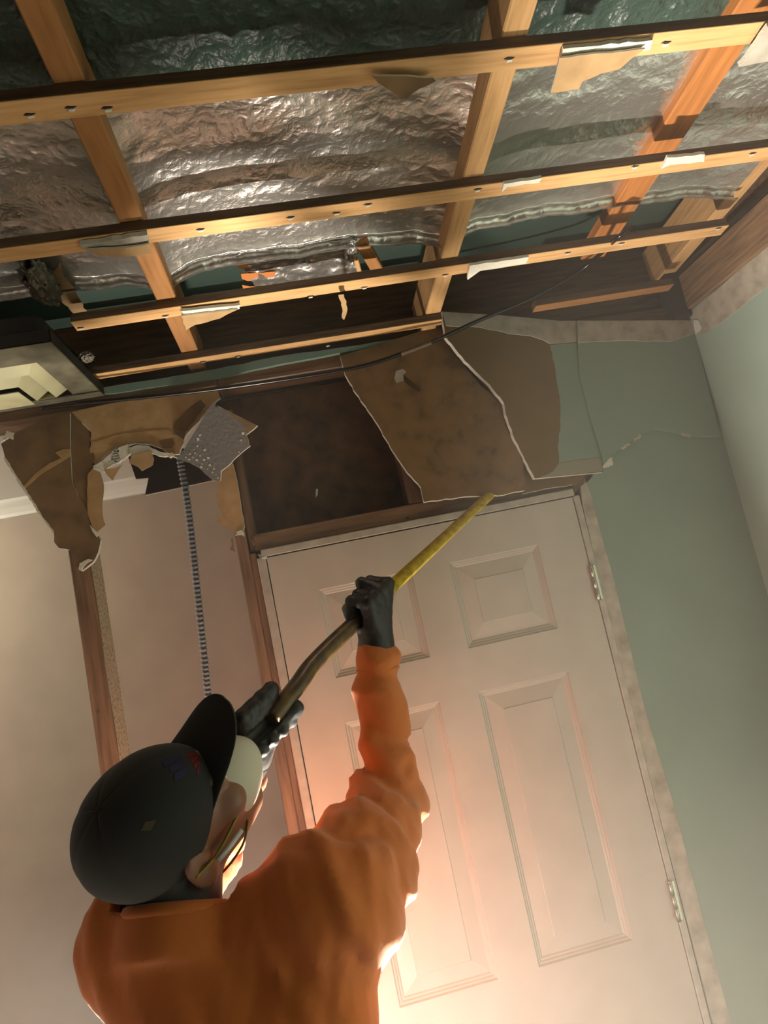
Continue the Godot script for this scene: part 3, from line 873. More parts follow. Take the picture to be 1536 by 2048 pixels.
# ------------------------------------------------------------------ plasterboard left on the wall
func drywall():
	# the big board right of the door head, sprung out from the wall at its lower left
	var t := thing("plasterboard", "large plasterboard right of the door head, paint half stripped to brown paper", "plasterboard")
	put("board", slab(ragged([V(0.4341,2.5448,0.0475), V(0.5847,2.52,0.0262), V(0.7468,2.4894,0.0034), V(0.7939,2.4849,-0.0034), V(0.7765,2.4183,0.0004), V(0.7596,2.3377,0.0045), V(0.7578,2.23,0.0068), V(0.7625,2.1168,0.0084), V(0.7546,2.0801,0.0102), V(0.5691,2.0929,0.0368), V(0.5551,2.1419,0.0379), V(0.5421,2.1948,0.0387), V(0.5347,2.2601,0.0385), V(0.5372,2.2908,0.0376), V(0.5123,2.3409,0.0402), V(0.4627,2.4096,0.046), V(0.4266,2.4792,0.0499)], 0.012, 0.0012, 5, [9, 10, 11, 12, 13, 14, 15, 16]), 0.0127), [M.paper_b, M.gypsum, M.paper], t)
	put("board", slab(ragged([V(0.7928,2.4817,0.004), V(0.9067,2.4634,0.0033), V(1.0777,2.4374,0.0024), V(1.1095,2.4323,0.0022), V(1.0967,2.3209,0.0055), V(1.0847,2.1136,0.0115), V(1.0112,2.1269,0.0118), V(0.9559,2.1516,0.0117), V(0.9178,2.1638,0.0117), V(0.889,2.1597,0.0121), V(0.8267,2.1337,0.0135), V(0.7937,2.1226,0.0141), V(0.758,2.0965,0.0152), V(0.7607,2.1156,0.0147), V(0.7568,2.2287,0.0115), V(0.7589,2.3364,0.0084), V(0.7764,2.416,0.006)], 0.010, 0.0012, 15, [6, 7, 8, 9, 10, 11]), 0.0127), [M.teal, M.teal, M.paper], t)
	put("paint_layer", slab(ragged(shift([V(0.7006,2.4264,0.0113), V(0.7766,2.4238,0.0003), V(0.7742,2.4047,0.0011), V(0.7596,2.3377,0.0045), V(0.7578,2.23,0.0068), V(0.7629,2.118,0.0083), V(0.701,2.1209,0.0172), V(0.6426,2.1221,0.0256), V(0.6519,2.1659,0.0234), V(0.6725,2.2152,0.0195), V(0.6909,2.2922,0.0153), V(0.6978,2.3586,0.013)], V(0, 0, 0.001)), 0.011, 0.0014, 6, [7, 8, 9, 10, 11]), 0.0012), [M.teal, M.bare, M.bare], t)
	put("plaster_band", slab(ragged(shift([V(0.4348,2.5421,0.0475), V(0.5843,2.5187,0.0263), V(0.7464,2.4881,0.0034), V(0.7935,2.4836,-0.0033), V(0.7774,2.4265,0.0002), V(0.7014,2.429,0.0111), V(0.6835,2.4419,0.0134), V(0.6519,2.4561,0.0177), V(0.5988,2.4669,0.0252), V(0.523,2.4921,0.0357), V(0.4353,2.5048,0.0481)], V(0, 0, 0.0012)), 0.02, 0.0012, 7, [5, 6, 7, 8, 9]), 0.0011), [M.bare, M.white, M.bare], t)
	put("plaster_band", slab(ragged(shift([V(0.7924,2.4803,0.004), V(0.9063,2.4621,0.0034), V(1.0759,2.4363,0.0024), V(1.1059,2.43,0.0023), V(1.1105,2.3979,0.0032), V(1.0258,2.3847,0.0044), V(0.8914,2.4096,0.005), V(0.7782,2.4226,0.0058)], V(0, 0, 0.0012)), 0.02, 0.0012, 17, [4, 5, 6]), 0.0011), [M.bare, M.white, M.bare], t)
	put("plaster_strip", slab(shift([V(0.6422,2.1208,0.0257), V(0.7006,2.1196,0.0173), V(0.7611,2.117,0.0086), V(0.754,2.0828,0.0103), V(0.6637,2.088,0.0232), V(0.5801,2.0936,0.0352), V(0.6,2.0968,0.0323), V(0.6207,2.1024,0.0292)], V(0, 0, 0.0009)), 0.0009), [surf(Color(0.55, 0.54, 0.47), 0.85), M.white, M.white], t)
	put("torn_corner", slab(ragged([V(0.7623,2.1103,0.008), V(0.7887,2.1133,0.008), V(0.7859,2.0929,0.008), V(0.7705,2.0906,0.008), V(0.7583,2.0903,0.008)], 0.004, 0.0012, 8), 0.004), M.gypsum, t)
	for q in [[[V(0.8121,2.1299,0.0135), V(0.8365,2.1398,0.0135), V(0.8435,2.1359,0.0135), V(0.8192,2.1259,0.0135)], 41], [[V(0.8514,2.145,0.0135), V(0.8738,2.1567,0.0135), V(0.8759,2.1497,0.0135), V(0.8556,2.1403,0.0135)], 42], [[V(0.9827,2.1423,0.0135), V(1.005,2.1329,0.0135), V(1.0054,2.1248,0.0135), V(0.9831,2.1342,0.0135)], 43]]:
		put("plaster_chip", slab(ragged(q[0], 0.004, 0.0012, q[1]), 0.004), M.bare, t)
	# the piece the tool is levering off
	var a := thing("plasterboard", "loose brown plasterboard above the door, being levered off by the tool", "plasterboard")
	put("board", slab(ragged([V(0.1685,2.4904,0.0015), V(0.2993,2.5077,0.0028), V(0.4309,2.5284,0.0039), V(0.441,2.4713,0.0076), V(0.4954,2.3525,0.0159), V(0.5464,2.2869,0.0209), V(0.5316,2.2394,0.0235), V(0.5536,2.1505,0.0294), V(0.5389,2.0703,0.0341), V(0.4817,2.069,0.0331), V(0.4398,2.0772,0.0318), V(0.3792,2.0842,0.0303), V(0.2913,2.0891,0.0284), V(0.2922,2.1251,0.0262), V(0.2684,2.1675,0.0231), V(0.2487,2.2182,0.0197), V(0.2153,2.3226,0.0126), V(0.1878,2.3881,0.0081), V(0.1712,2.4416,0.0045)], 0.010, 0.0013, 9, [3, 4, 5, 6, 7, 8, 9, 10, 11, 12, 13, 14, 15, 16, 17]), 0.0127), [M.stain, M.gypsum, M.paper], a)
	put("plaster_chip", slab(ragged(shift([V(0.2969,2.4266,0.0077), V(0.3152,2.4287,0.0079), V(0.322,2.4194,0.0086), V(0.3118,2.4132,0.0088), V(0.3108,2.3973,0.0098), V(0.2913,2.3955,0.0095), V(0.2883,2.4108,0.0085)], V(0, 0, 0.001)), 0.006, 0.001, 3), 0.001), M.bare, a)
	put("gouge", slab(ragged(shift([V(0.3142,2.4127,0.0089), V(0.3279,2.3941,0.0103), V(0.3471,2.3665,0.0123), V(0.3411,2.3623,0.0125), V(0.3201,2.3822,0.0109), V(0.3089,2.4003,0.0096)], V(0, 0, 0.0006)), 0.008, 0.0008, 4), 0.0005), surf(Color(0.28, 0.20, 0.13), 0.9), a)
	var a2 := put("plasterboard", slab(ragged([V(0.567,2.1673,0.0286), V(0.6488,2.1451,0.0315), V(0.7079,2.0781,0.0367), V(0.6778,2.0634,0.037), V(0.602,2.0681,0.0353), V(0.5428,2.0658,0.0344), V(0.5484,2.1066,0.032)], 0.010, 0.001, 10), 0.0127), [M.paper_b, M.gypsum, M.paper])
	a2.position = V(0, 0, -0.032)
	tag(a2, "small brown plasterboard piece wedged under the white lower edge, at the door's top right", "plasterboard")
	var c := put("torn_paper", slab(ragged([V(0.6768,2.0728,0.004), V(0.7066,2.0801,0.004), V(0.705,2.0636,0.004), V(0.6888,2.0525,0.004), V(0.673,2.0426,0.004), V(0.6718,2.0583,0.004)], 0.006, 0.002, 11), 0.004), M.old_wood)
	tag(c, "frayed dark paper at the top right corner of the door frame", "paper")
	# brown board hanging over the left stud
	var l := thing("plasterboard", "tall torn brown board hanging over the left stud, white chipped edge", "plasterboard")
	put("board", slab(ragged([V(-0.6132,2.4315,-0.0021), V(-0.5505,2.4548,-0.0037), V(-0.4842,2.4603,-0.004), V(-0.4942,2.3636,0.0024), V(-0.4987,2.2949,0.007), V(-0.4866,2.2468,0.0102), V(-0.4728,2.2132,0.0125), V(-0.4643,2.1736,0.0151), V(-0.4534,2.1457,0.017), V(-0.4623,2.1183,0.0188), V(-0.4756,2.099,0.0201), V(-0.5025,2.0838,0.0211), V(-0.5171,2.0983,0.0201), V(-0.5214,2.136,0.0176), V(-0.5443,2.1453,0.017), V(-0.5534,2.161,0.0159), V(-0.5509,2.1838,0.0144), V(-0.5671,2.2152,0.0123), V(-0.6069,2.3061,0.0063), V(-0.6382,2.3785,0.0014), V(-0.6438,2.4125,-0.0008)], 0.010, 0.0012, 12, [4, 5, 6, 7, 8, 9, 10, 11, 12, 13, 14, 15, 16, 17, 18, 19]), 0.0110), [M.paper, M.gypsum, M.paper], l)
	put("paper_tear", slab(ragged(shift([V(-0.6063,2.3012,0.0066), V(-0.5773,2.3269,0.0049), V(-0.5419,2.3469,0.0035), V(-0.5165,2.3543,0.003), V(-0.5282,2.37,0.002), V(-0.5075,2.3747,0.0017), V(-0.4932,2.372,0.0019), V(-0.4952,2.3552,0.003), V(-0.5293,2.3396,0.004), V(-0.5667,2.3224,0.0052), V(-0.6001,2.2976,0.0068)], V(0, 0, 0.0006)), 0.012, 0.0008, 13), 0.0006), M.paper_light, l)
	put("plaster_chip", slab(ragged(shift([V(-0.5036,2.1024,0.0198), V(-0.4833,2.1075,0.0195), V(-0.4751,2.1035,0.0198), V(-0.4911,2.0976,0.0202), V(-0.5014,2.0836,0.0211), V(-0.5075,2.0871,0.0209)], V(0, 0, 0.003)), 0.005, 0.0012, 14), 0.003), M.gypsum, l)
	put("plaster_chip", slab(ragged(shift([V(-0.6278,2.4416,-0.0028), V(-0.613,2.4339,-0.0023), V(-0.6168,2.4173,-0.0012), V(-0.625,2.4238,-0.0016), V(-0.6412,2.4169,-0.0011)], V(0, 0, 0.003)), 0.005, 0.0012, 15), 0.003), M.gypsum, l)
	put("broken_edge", slab(ragged(shift([V(-0.6381,2.3797,0.0014), V(-0.6068,2.3072,0.0062), V(-0.567,2.2163,0.0122), V(-0.5508,2.185,0.0143), V(-0.5522,2.1818,0.0145), V(-0.5696,2.2122,0.0125), V(-0.6105,2.3032,0.0065), V(-0.6416,2.3779,0.0015)], V(0, 0, 0.0006)), 0.006, 0.0014, 44), 0.004), M.gypsum, l)
	var l2 := thing("plasterboard", "brown strip with split layers, right of the crack in the torn brown board", "plasterboard")
	put("board", slab(ragged(shift([V(-0.4812,2.4572,-0.0038), V(-0.4449,2.4078,-0.0005), V(-0.4519,2.368,0.0021), V(-0.4379,2.353,0.0031), V(-0.4563,2.3135,0.0058), V(-0.4548,2.2889,0.0074), V(-0.4583,2.2413,0.0106), V(-0.4618,2.1944,0.0137), V(-0.4613,2.1801,0.0147), V(-0.4725,2.2155,0.0123), V(-0.4863,2.2492,0.0101), V(-0.4976,2.2947,0.007), V(-0.4931,2.3634,0.0024)], V(0, 0, -0.003)), 0.010, 0.001, 16, [1, 2, 3, 4, 5, 6]), 0.0110), [M.paper, M.paper, M.paper], l2)
	put("loose_layer", slab(ragged(shift([V(-0.4618,2.3048,0.0063), V(-0.4494,2.3146,0.0057), V(-0.4348,2.3045,0.0064), V(-0.4299,2.272,0.0085), V(-0.4321,2.2543,0.0097), V(-0.4391,2.2256,0.0116), V(-0.4412,2.1903,0.014), V(-0.4373,2.1777,0.0148), V(-0.4541,2.1669,0.0155), V(-0.4633,2.164,0.0157), V(-0.4731,2.2108,0.0126), V(-0.4689,2.2554,0.0096)], V(0, 0, 0.002)), 0.010, 0.001, 17), 0.002), [M.paper_light, M.bare, M.paper], l2)
	put("plaster_chip", slab(ragged(shift([V(-0.4718,2.1846,0.0144), V(-0.4643,2.1736,0.0151), V(-0.455,2.16,0.016), V(-0.4601,2.154,0.0164), V(-0.4673,2.1672,0.0155)], V(0, 0, 0.003)), 0.005, 0.0008, 18), 0.003), M.gypsum, l2)
	# the band left along the head of the opening
	var f := thing("plasterboard", "brown paper-faced band left along the head of the opening, ragged below", "plasterboard")
	put("board", slab(ragged([V(-0.4793,2.4606,0), V(-0.3962,2.4657,0), V(-0.2973,2.467,0), V(-0.1429,2.4692,0), V(-0.1366,2.4362,0), V(-0.1882,2.3987,0), V(-0.2302,2.3588,0), V(-0.2536,2.316,0), V(-0.2717,2.3194,0), V(-0.292,2.3379,0), V(-0.3153,2.352,0), V(-0.3576,2.3622,0), V(-0.3888,2.3606,0), V(-0.4261,2.3394,0), V(-0.4453,2.3248,0), V(-0.452,2.3564,0), V(-0.4425,2.4072,0)], 0.010, 0.0016, 19, [4, 5, 6, 7, 8, 9, 10, 11, 12, 13, 14, 15]), 0.0127), [M.paper_light, M.gypsum, M.paper], f)
	put("loose_layer", slab(ragged(shift([V(-0.2475,2.3968,0), V(-0.2207,2.417,0), V(-0.1944,2.4325,0), V(-0.1817,2.4378,0), V(-0.1726,2.4211,0), V(-0.1963,2.4001,0), V(-0.2292,2.3648,0), V(-0.2368,2.3475,0), V(-0.2549,2.3657,0), V(-0.2569,2.3823,0)], V(0, 0, 0.0022)), 0.008, 0.0015, 20), 0.002), [M.paper, M.bare, M.paper], f)
	put("paper_tear", slab(ragged(shift([V(-0.444,2.3805,0), V(-0.3905,2.3879,0), V(-0.3217,2.3853,0), V(-0.2647,2.3774,0), V(-0.2557,2.3609,0), V(-0.2799,2.3554,0), V(-0.3258,2.3589,0), V(-0.3825,2.3644,0), V(-0.4249,2.3477,0), V(-0.4417,2.3338,0)], V(0, 0, 0.0012)), 0.010, 0.0015, 21), 0.001), [M.paper_light, M.bare, M.paper], f)
	put("nail_hole", slab(ragged(shift([V(-0.2942,2.3531,0), V(-0.2795,2.3578,0), V(-0.2625,2.3547,0), V(-0.2588,2.3417,0), V(-0.2694,2.3337,0), V(-0.2875,2.3371,0)], V(0, 0, 0.0016)), 0.008, 0.001, 22), 0.001), M.paper, f)
	lump("white torn plaster crumbling from the head of the opening, leftmost lump", [V(-0.4505,2.322,0.006), V(-0.4315,2.3281,0.006), V(-0.411,2.3291,0.006), V(-0.3965,2.3507,0.006), V(-0.3869,2.3538,0.006), V(-0.3858,2.3305,0.006), V(-0.3966,2.3192,0.006), V(-0.4178,2.3135,0.006), V(-0.4284,2.3034,0.006), V(-0.438,2.3148,0.006)], 23)
	lump("white torn plaster crumbling from the head of the opening, below the round dent", [V(-0.4066,2.3283,0.006), V(-0.4012,2.3492,0.006), V(-0.3821,2.3554,0.006), V(-0.3632,2.3593,0.006), V(-0.3596,2.3378,0.006), V(-0.3775,2.3253,0.006), V(-0.3966,2.3192,0.006)], 24)
	lump("white torn plaster hanging beside the dark board scrap", [V(-0.3604,2.329,0.008), V(-0.362,2.3487,0.008), V(-0.3408,2.3522,0.008), V(-0.3166,2.3453,0.008), V(-0.292,2.3261,0.008), V(-0.2652,2.3199,0.008), V(-0.2625,2.3084,0.008), V(-0.2935,2.3166,0.008), V(-0.317,2.3282,0.008)], 25)
	var pf := put("torn_paper", slab(ragged([V(-0.3595,2.3278,0.012), V(-0.3154,2.3318,0.012), V(-0.3095,2.3113,0.012), V(-0.315,2.2977,0.012), V(-0.3307,2.2922,0.012), V(-0.3405,2.288,0.012), V(-0.3479,2.2991,0.012), V(-0.3664,2.3122,0.012)], 0.008, 0.001, 26), 0.002), [M.paper_light, M.bare, M.paper])
	tag(pf, "pale paper tongue hanging under the torn white plaster", "paper")
	var pf2 := put("torn_paper", slab(ragged([V(-0.4244,2.3066,0.01), V(-0.3878,2.3094,0.01), V(-0.3801,2.3152,0.01), V(-0.3994,2.2923,0.01), V(-0.4093,2.2786,0.01), V(-0.4177,2.2909,0.01)], 0.008, 0.001, 27), 0.002), [M.paper_light, M.bare, M.paper])
	tag(pf2, "pointed pale paper flap at the left end of the torn white plaster", "paper")
	# the grey painted flap
	var d := thing("plasterboard", "grey glossy painted flap of plasterboard twisted askew over the hose", "plasterboard")
	put("board", slab(ragged([V(-0.1521,2.4078,0.0524), V(-0.1337,2.3951,0.0514), V(-0.0971,2.3673,0.0491), V(-0.0594,2.338,0.0466), V(-0.0896,2.3215,0.0423), V(-0.0854,2.295,0.0383), V(-0.1089,2.2831,0.0351), V(-0.1359,2.2649,0.0307), V(-0.162,2.2512,0.0271), V(-0.1687,2.2291,0.0233), V(-0.1862,2.2348,0.0232), V(-0.21,2.2675,0.027), V(-0.2299,2.2841,0.0285), V(-0.2543,2.2958,0.029), V(-0.2057,2.3481,0.04)], 0.009, 0.0012, 28, [3, 4, 5, 6, 7, 8, 9, 10, 11, 12]), 0.0115), [M.grey_paint, M.gypsum, M.paper], d)
	put("bare_paper", slab(ragged(shift([V(-0.1318,2.3924,0.0511), V(-0.0973,2.3661,0.0489), V(-0.0617,2.3384,0.0465), V(-0.0867,2.3245,0.0429), V(-0.0897,2.3449,0.046), V(-0.107,2.3645,0.0481)], V(0, 0, 0.0008)), 0.008, 0.0008, 29), 0.0006), M.paper, d)
	var r := RandomNumberGenerator.new()
	r.seed = 31
	var spots := [V(-0.2344,2.2966,0.0302), V(-0.2239,2.3027,0.0318), V(-0.2132,2.31,0.0335), V(-0.2036,2.3175,0.0353), V(-0.2188,2.2936,0.0306), V(-0.211,2.2863,0.0299), V(-0.2025,2.294,0.0316), V(-0.1953,2.2833,0.0303), V(-0.2015,2.2751,0.0287), V(-0.1914,2.2615,0.0271), V(-0.1817,2.2515,0.0261), V(-0.175,2.2443,0.0253), V(-0.184,2.2694,0.0288), V(-0.1994,2.333,0.0379), V(-0.1932,2.3411,0.0396), V(-0.0958,2.3262,0.0427), V(-0.1032,2.3124,0.0401), V(-0.1132,2.2851,0.0352), V(-0.1886,2.3053,0.0342), V(-0.1854,2.286,0.0313), V(-0.1768,2.2587,0.0275), V(-0.2123,2.3028,0.0325), V(-0.2286,2.2908,0.0297), V(-0.1718,2.2367,0.0243), V(-0.2051,2.2688,0.0275)]
	for p in spots:
		var s := r.randf_range(0.0012, 0.0036)
		var o := []
		for k in 6: o.append((p as Vector3) + V(cos(TAU * k / 6) * s * r.randf_range(0.6, 1.3), sin(TAU * k / 6) * s * r.randf_range(0.6, 1.3), 0.0016))
		put("plaster_crumb", slab(o, 0.0018), M.gypsum, d)
	put("nail_head", tube([V(-0.1425,2.3973,0.0513), V(-0.1423,2.3967,0.0512)].map(func(p): return p + V(0, 0, 0.002)), func(_t, _a): return 0.0035, 8), M.gap, d)
	# paper left on the door stud
	var h := thing("plasterboard", "brown paper scrap left on the door stud, white broken lower end", "plasterboard")
	put("board", slab(ragged([V(-0.1712,2.2343,0), V(-0.1589,2.2651,0), V(-0.1341,2.2716,0), V(-0.132,2.2293,0), V(-0.1333,2.1684,0), V(-0.134,2.1177,0), V(-0.1452,2.1006,0), V(-0.1592,2.101,0), V(-0.1676,2.1195,0), V(-0.1705,2.1297,0), V(-0.1793,2.1531,0), V(-0.1877,2.1789,0), V(-0.185,2.2088,0), V(-0.1797,2.2261,0)], 0.009, 0.0013, 32, [4, 5, 6, 7, 8, 9, 10, 11, 12]), 0.0127), [M.paper_light, M.gypsum, M.paper], h)
	put("plaster_chip", slab(ragged(shift([V(-0.1546,2.1073,0), V(-0.1436,2.1099,0), V(-0.1369,2.1014,0), V(-0.1386,2.0921,0), V(-0.1434,2.0978,0), V(-0.1524,2.0996,0)], V(0, 0, 0.004)), 0.004, 0.001, 33), 0.003), M.gypsum, h)
	put("loose_layer", slab(ragged(shift([V(-0.1891,2.1574,0), V(-0.1801,2.1484,0), V(-0.1712,2.1394,0), V(-0.1718,2.1227,0), V(-0.1822,2.1296,0), V(-0.1945,2.1392,0)], V(0, 0, 0.003)), 0.005, 0.001, 34), 0.001), [M.paper_light, M.bare, M.paper], h)
	put("torn_shred", slab(ragged(shift([V(-0.1698,2.0935,0), V(-0.1649,2.0949,0), V(-0.1666,2.0785,0), V(-0.165,2.0615,0), V(-0.1765,2.0686,0), V(-0.17,2.0792,0)], V(0, 0, 0.003)), 0.006, 0.001, 35), 0.001), M.paper, h)

func lump(label: String, poly: Array, seed_: int):
	var o := put("plaster_lump", slab(ragged(poly, 0.006, 0.0016, seed_), 0.012), M.gypsum)
	tag(o, label, "plaster")

# ------------------------------------------------------------------ ceiling diffuser
func diffuser():
	var c := V(-0.3879,2.4893,0.3482)
	var f := V(-0.3868,2.4636,0.0422)
	var side := c.z - f.z
	var t := thing("ceiling_diffuser", "square ceiling diffuser of nested frames, the outer one darker, hanging at upper left", "diffuser", V(c.x, 0, f.z))
	# nested rings, each set in from the last by its own margin at the near, right and far side
	var y := 2.475
	var wide := 0.62
	var ring := func(o: Array, i: Array, y0: float, y1: float) -> ArrayMesh:
		var oo := [Vector2(-wide + o[1], o[2]), Vector2(-o[1], o[2]), Vector2(-o[1], side - o[0]), Vector2(-wide + o[1], side - o[0])]
		var ii := [Vector2(-wide + i[1], i[2]), Vector2(-i[1], i[2]), Vector2(-i[1], side - i[0]), Vector2(-wide + i[1], side - i[0])]
		var st := begin()
		for k in 4:
			var a: Vector2 = oo[k]
			var b: Vector2 = oo[(k + 1) % 4]
			var d: Vector2 = ii[k]
			var e: Vector2 = ii[(k + 1) % 4]
			quad(st, V(a.x, y0, a.y), V(b.x, y0, b.y), V(e.x, y1, e.y), V(d.x, y1, d.y))
			quad(st, V(d.x, y1 + 0.002, d.y), V(e.x, y1 + 0.002, e.y), V(b.x, y0 + 0.002, b.y), V(a.x, y0 + 0.002, a.y))
			quad(st, V(a.x, y0, a.y), V(a.x, y0 + 0.002, a.y), V(b.x, y0 + 0.002, b.y), V(b.x, y0, b.y))
			quad(st, V(d.x, y1, d.y), V(e.x, y1, e.y), V(e.x, y1 + 0.002, e.y), V(d.x, y1 + 0.002, d.y))
		return finish(st)
	put("frame", ring.call([0.0, 0.0, 0.0], [0.078, 0.058, 0.034], y - 0.004, y - 0.004), M.dull, t)
	put("vane", ring.call([0.080, 0.060, 0.034], [0.116, 0.090, 0.050], y + 0.016, y - 0.010), M.diffuser, t)
	put("vane", ring.call([0.122, 0.100, 0.046], [0.158, 0.128, 0.058], y + 0.014, y - 0.014), M.diffuser, t)
	var st := begin()
	add_box(st, V(wide - 0.27, 0.003, side - 0.225), Transform3D(Basis(), V(-wide / 2, y - 0.018, (side - 0.172 + 0.053) / 2)), 0.001)
	put("centre_plate", finish(st), M.diffuser, t)
	# back pan and the neck of the duct above it
	put("back_pan", boxes([[V(-wide + 0.02, y + 0.022, 0.02), V(-0.02, y + 0.07, side - 0.02)]], 0.01), M.dark_duct, t)
	put("skirt", boxes([[V(-wide, y - 0.004, side - 0.002), V(0, y + 0.022, side)], [V(-0.002, y - 0.004, 0), V(0, y + 0.022, side)]], 0.001), M.dark_duct, t)

# ------------------------------------------------------------------ cable and hose
func cables():
	var t := thing("electric_cable", "black cable sagging across the wall head from the third batten to the diffuser", "cable")
	var path := smooth_path([V(0.7858,2.5337,0.3406), V(0.7534,2.5183,0.3363), V(0.7858,2.5555,0.2), V(0.7514,2.5492,0.13), V(0.6393,2.5175,0.1), V(0.5102,2.4911,0.085), V(0.418,2.4673,0.08), V(0.3022,2.4429,0.075), V(0.2272,2.4324,0.07), V(0.154,2.4286,0.07), V(0.0118,2.4295,0.07), V(-0.1381,2.4335,0.07), V(-0.2829,2.439,0.075), V(-0.4231,2.4466,0.08), V(-0.515,2.4512,0.08)], 0.012)
	put("sheath", tube(path, func(_t, _a): return 0.0049, 10), M.cable, t)
	var n := path.size()
	var wrap := smooth_path([V(0.3044,2.4426,0.0765), V(0.34,2.4493,0.078), V(0.3811,2.4573,0.079)], 0.006)
	put("tape_wrap", tube(wrap, func(u: float, a: float): return 0.0058 + 0.0004 * sin(a * 3 + u * 20), 12), M.tape, t)
	var hp := smooth_path([V(-0.2616,2.3628,-0.04), V(-0.2617,2.3082,-0.05), V(-0.2624,2.2149,-0.055), V(-0.2683,2.1048,-0.06), V(-0.2755,1.9902,-0.06), V(-0.2833,1.8661,-0.06), V(-0.2896,1.7734,-0.06), V(-0.2936,1.6816,-0.06), V(-0.3074,1.5598,-0.06), V(-0.3559,1.3082,-0.06), V(-0.4016,1.0077,-0.06)], 0.00135)
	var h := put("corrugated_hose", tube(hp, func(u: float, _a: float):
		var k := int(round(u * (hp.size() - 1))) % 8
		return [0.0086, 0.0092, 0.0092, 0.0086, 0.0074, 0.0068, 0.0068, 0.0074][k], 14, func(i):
			return [Color(0.21, 0.23, 0.26), Color(0.30, 0.33, 0.37), Color(0.30, 0.33, 0.37), Color(0.21, 0.23, 0.26), Color(0.05, 0.055, 0.075), Color(0.03, 0.035, 0.05), Color(0.03, 0.035, 0.05), Color(0.05, 0.055, 0.075)][i % 8]), M.hose)  # grey ribs; shade of the grooves painted in near black
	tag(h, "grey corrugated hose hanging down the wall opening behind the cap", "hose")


func haze():
	# plaster dust in the air: thin everywhere, thicker where it settles low in the room
	for q in [[0.06, V(4.55, 2.43, 5.15), V(-1.18, 1.222, 2.6)], [0.06, V(4.55, 1.5, 5.15), V(-1.18, 0.757, 2.6)]]:
		var f := FogVolume.new()
		f.name = numbered("dust_haze")
		f.size = q[1]
		f.position = q[2]
		var m := FogMaterial.new()
		m.density = q[0]
		m.albedo = Color(0.96, 0.92, 0.88)
		f.material = m
		tag(f, "thin plaster dust hanging in the air of the room" if q[0] < 0.1 else "thicker plaster dust low in the room", "haze", "", "stuff")
		add_child(f)

# ------------------------------------------------------------------ the tool
func tool():
	var t := thing("prising_tool", "long yellow tool handle, worn brown at its lower end, levering the loose plasterboard", "tool")
	var path := smooth_path([V(-0.1021,1.7447,0.505), V(-0.086,1.7578,0.49), V(-0.0539,1.7827,0.465), V(-0.0309,1.8028,0.44), V(0.0059,1.8262,0.41), V(0.0599,1.8569,0.365), V(0.1138,1.8888,0.33), V(0.1655,1.9169,0.27), V(0.2916,1.9854,0.15), V(0.4335,2.0643,0.035), V(0.4653,2.0822,0.012)], 0.006)
	var n := path.size()
	var cut := int(n * 0.33)
	var oval := func(u: float, a: float) -> float: return (0.0140 + 0.0018 * cos(2.0 * a)) * (1.0 + 0.12 * cos(PI * u))
	put("handle", tube(path.slice(cut - 1), func(u: float, a: float): return oval.call(0.33 + 0.67 * u, a), 18), M.yellow, t)
	put("worn_grip", tube(path.slice(0, cut), func(u: float, a: float): return oval.call(0.33 * u, a) * (1.0 - 0.15 * pow(1.0 - u, 8.0)), 18), M.worn, t)

# ------------------------------------------------------------------ the man
const HEAD := Vector3(-0.2494,1.6545,0.58)
var hb := Basis()      # head: x to his right, y crown, z... forward is -z of nothing; columns S, U, F

func head_pt(s: float, u: float, f: float) -> Vector3:
	return HEAD + hb.x * s + hb.y * u + hb.z * f

func head_field(w: Vector3) -> float:
	var d := w - HEAD
	var p := Vector3(absf(d.dot(hb.x)), d.dot(hb.y), d.dot(hb.z))
	var r := ell_d(p - V(0, 0.035, -0.012), V(0.071, 0.088, 0.088))
	r = smin(r, ell_d(p - V(0, -0.035, 0.032), V(0.062, 0.082, 0.062)), 0.03)
	r = smin(r, cap_d(p, V(0.054, -0.045, 0.0), V(0.022, -0.098, 0.062), 0.018, 0.017), 0.03)
	r = smin(r, ell_d(p - V(0, -0.103, 0.066), V(0.024, 0.020, 0.022)), 0.02)
	r = smin(r, ell_d(p - V(0.042, -0.02, 0.066), V(0.026, 0.022, 0.022)), 0.02)
	r = smin(r, cap_d(p, V(0, 0.034, 0.088), V(0.036, 0.032, 0.076), 0.011, 0.010), 0.02)
	r = smin(r, cap_d(p, V(0, 0.012, 0.094), V(0, -0.030, 0.112), 0.010, 0.014), 0.014)
	r = smin(r, ell_d(p - V(0.014, -0.034, 0.102), V(0.009, 0.008, 0.010)), 0.008)
	r = maxf(r, 0.010 - (p - V(0.032, 0.010, 0.104)).length())
	r = minf(r, (p - V(0.032, 0.010, 0.080)).length() - 0.0125)
	r = smin(r, cap_d(p, V(0, -0.066, 0.094), V(0.020, -0.067, 0.086), 0.008, 0.005), 0.008)
	r = smin(r, cap_d(p, V(0, -0.078, 0.092), V(0.017, -0.077, 0.085), 0.009, 0.005), 0.006)
	var e := p - V(0.080, -0.006, -0.012)
	var ear := ell_d(V(e.x + e.z * 0.35, e.y - e.z * 0.2, e.z), V(0.009, 0.033, 0.019))
	ear = maxf(ear, 0.010 - (e - V(0.012, 0.003, 0.004)).length())
	r = smin(r, ear, 0.008)
	return smin(r, cap_d(w, head_pt(0, -0.05, -0.026), NECK, 0.055, 0.060), 0.03)

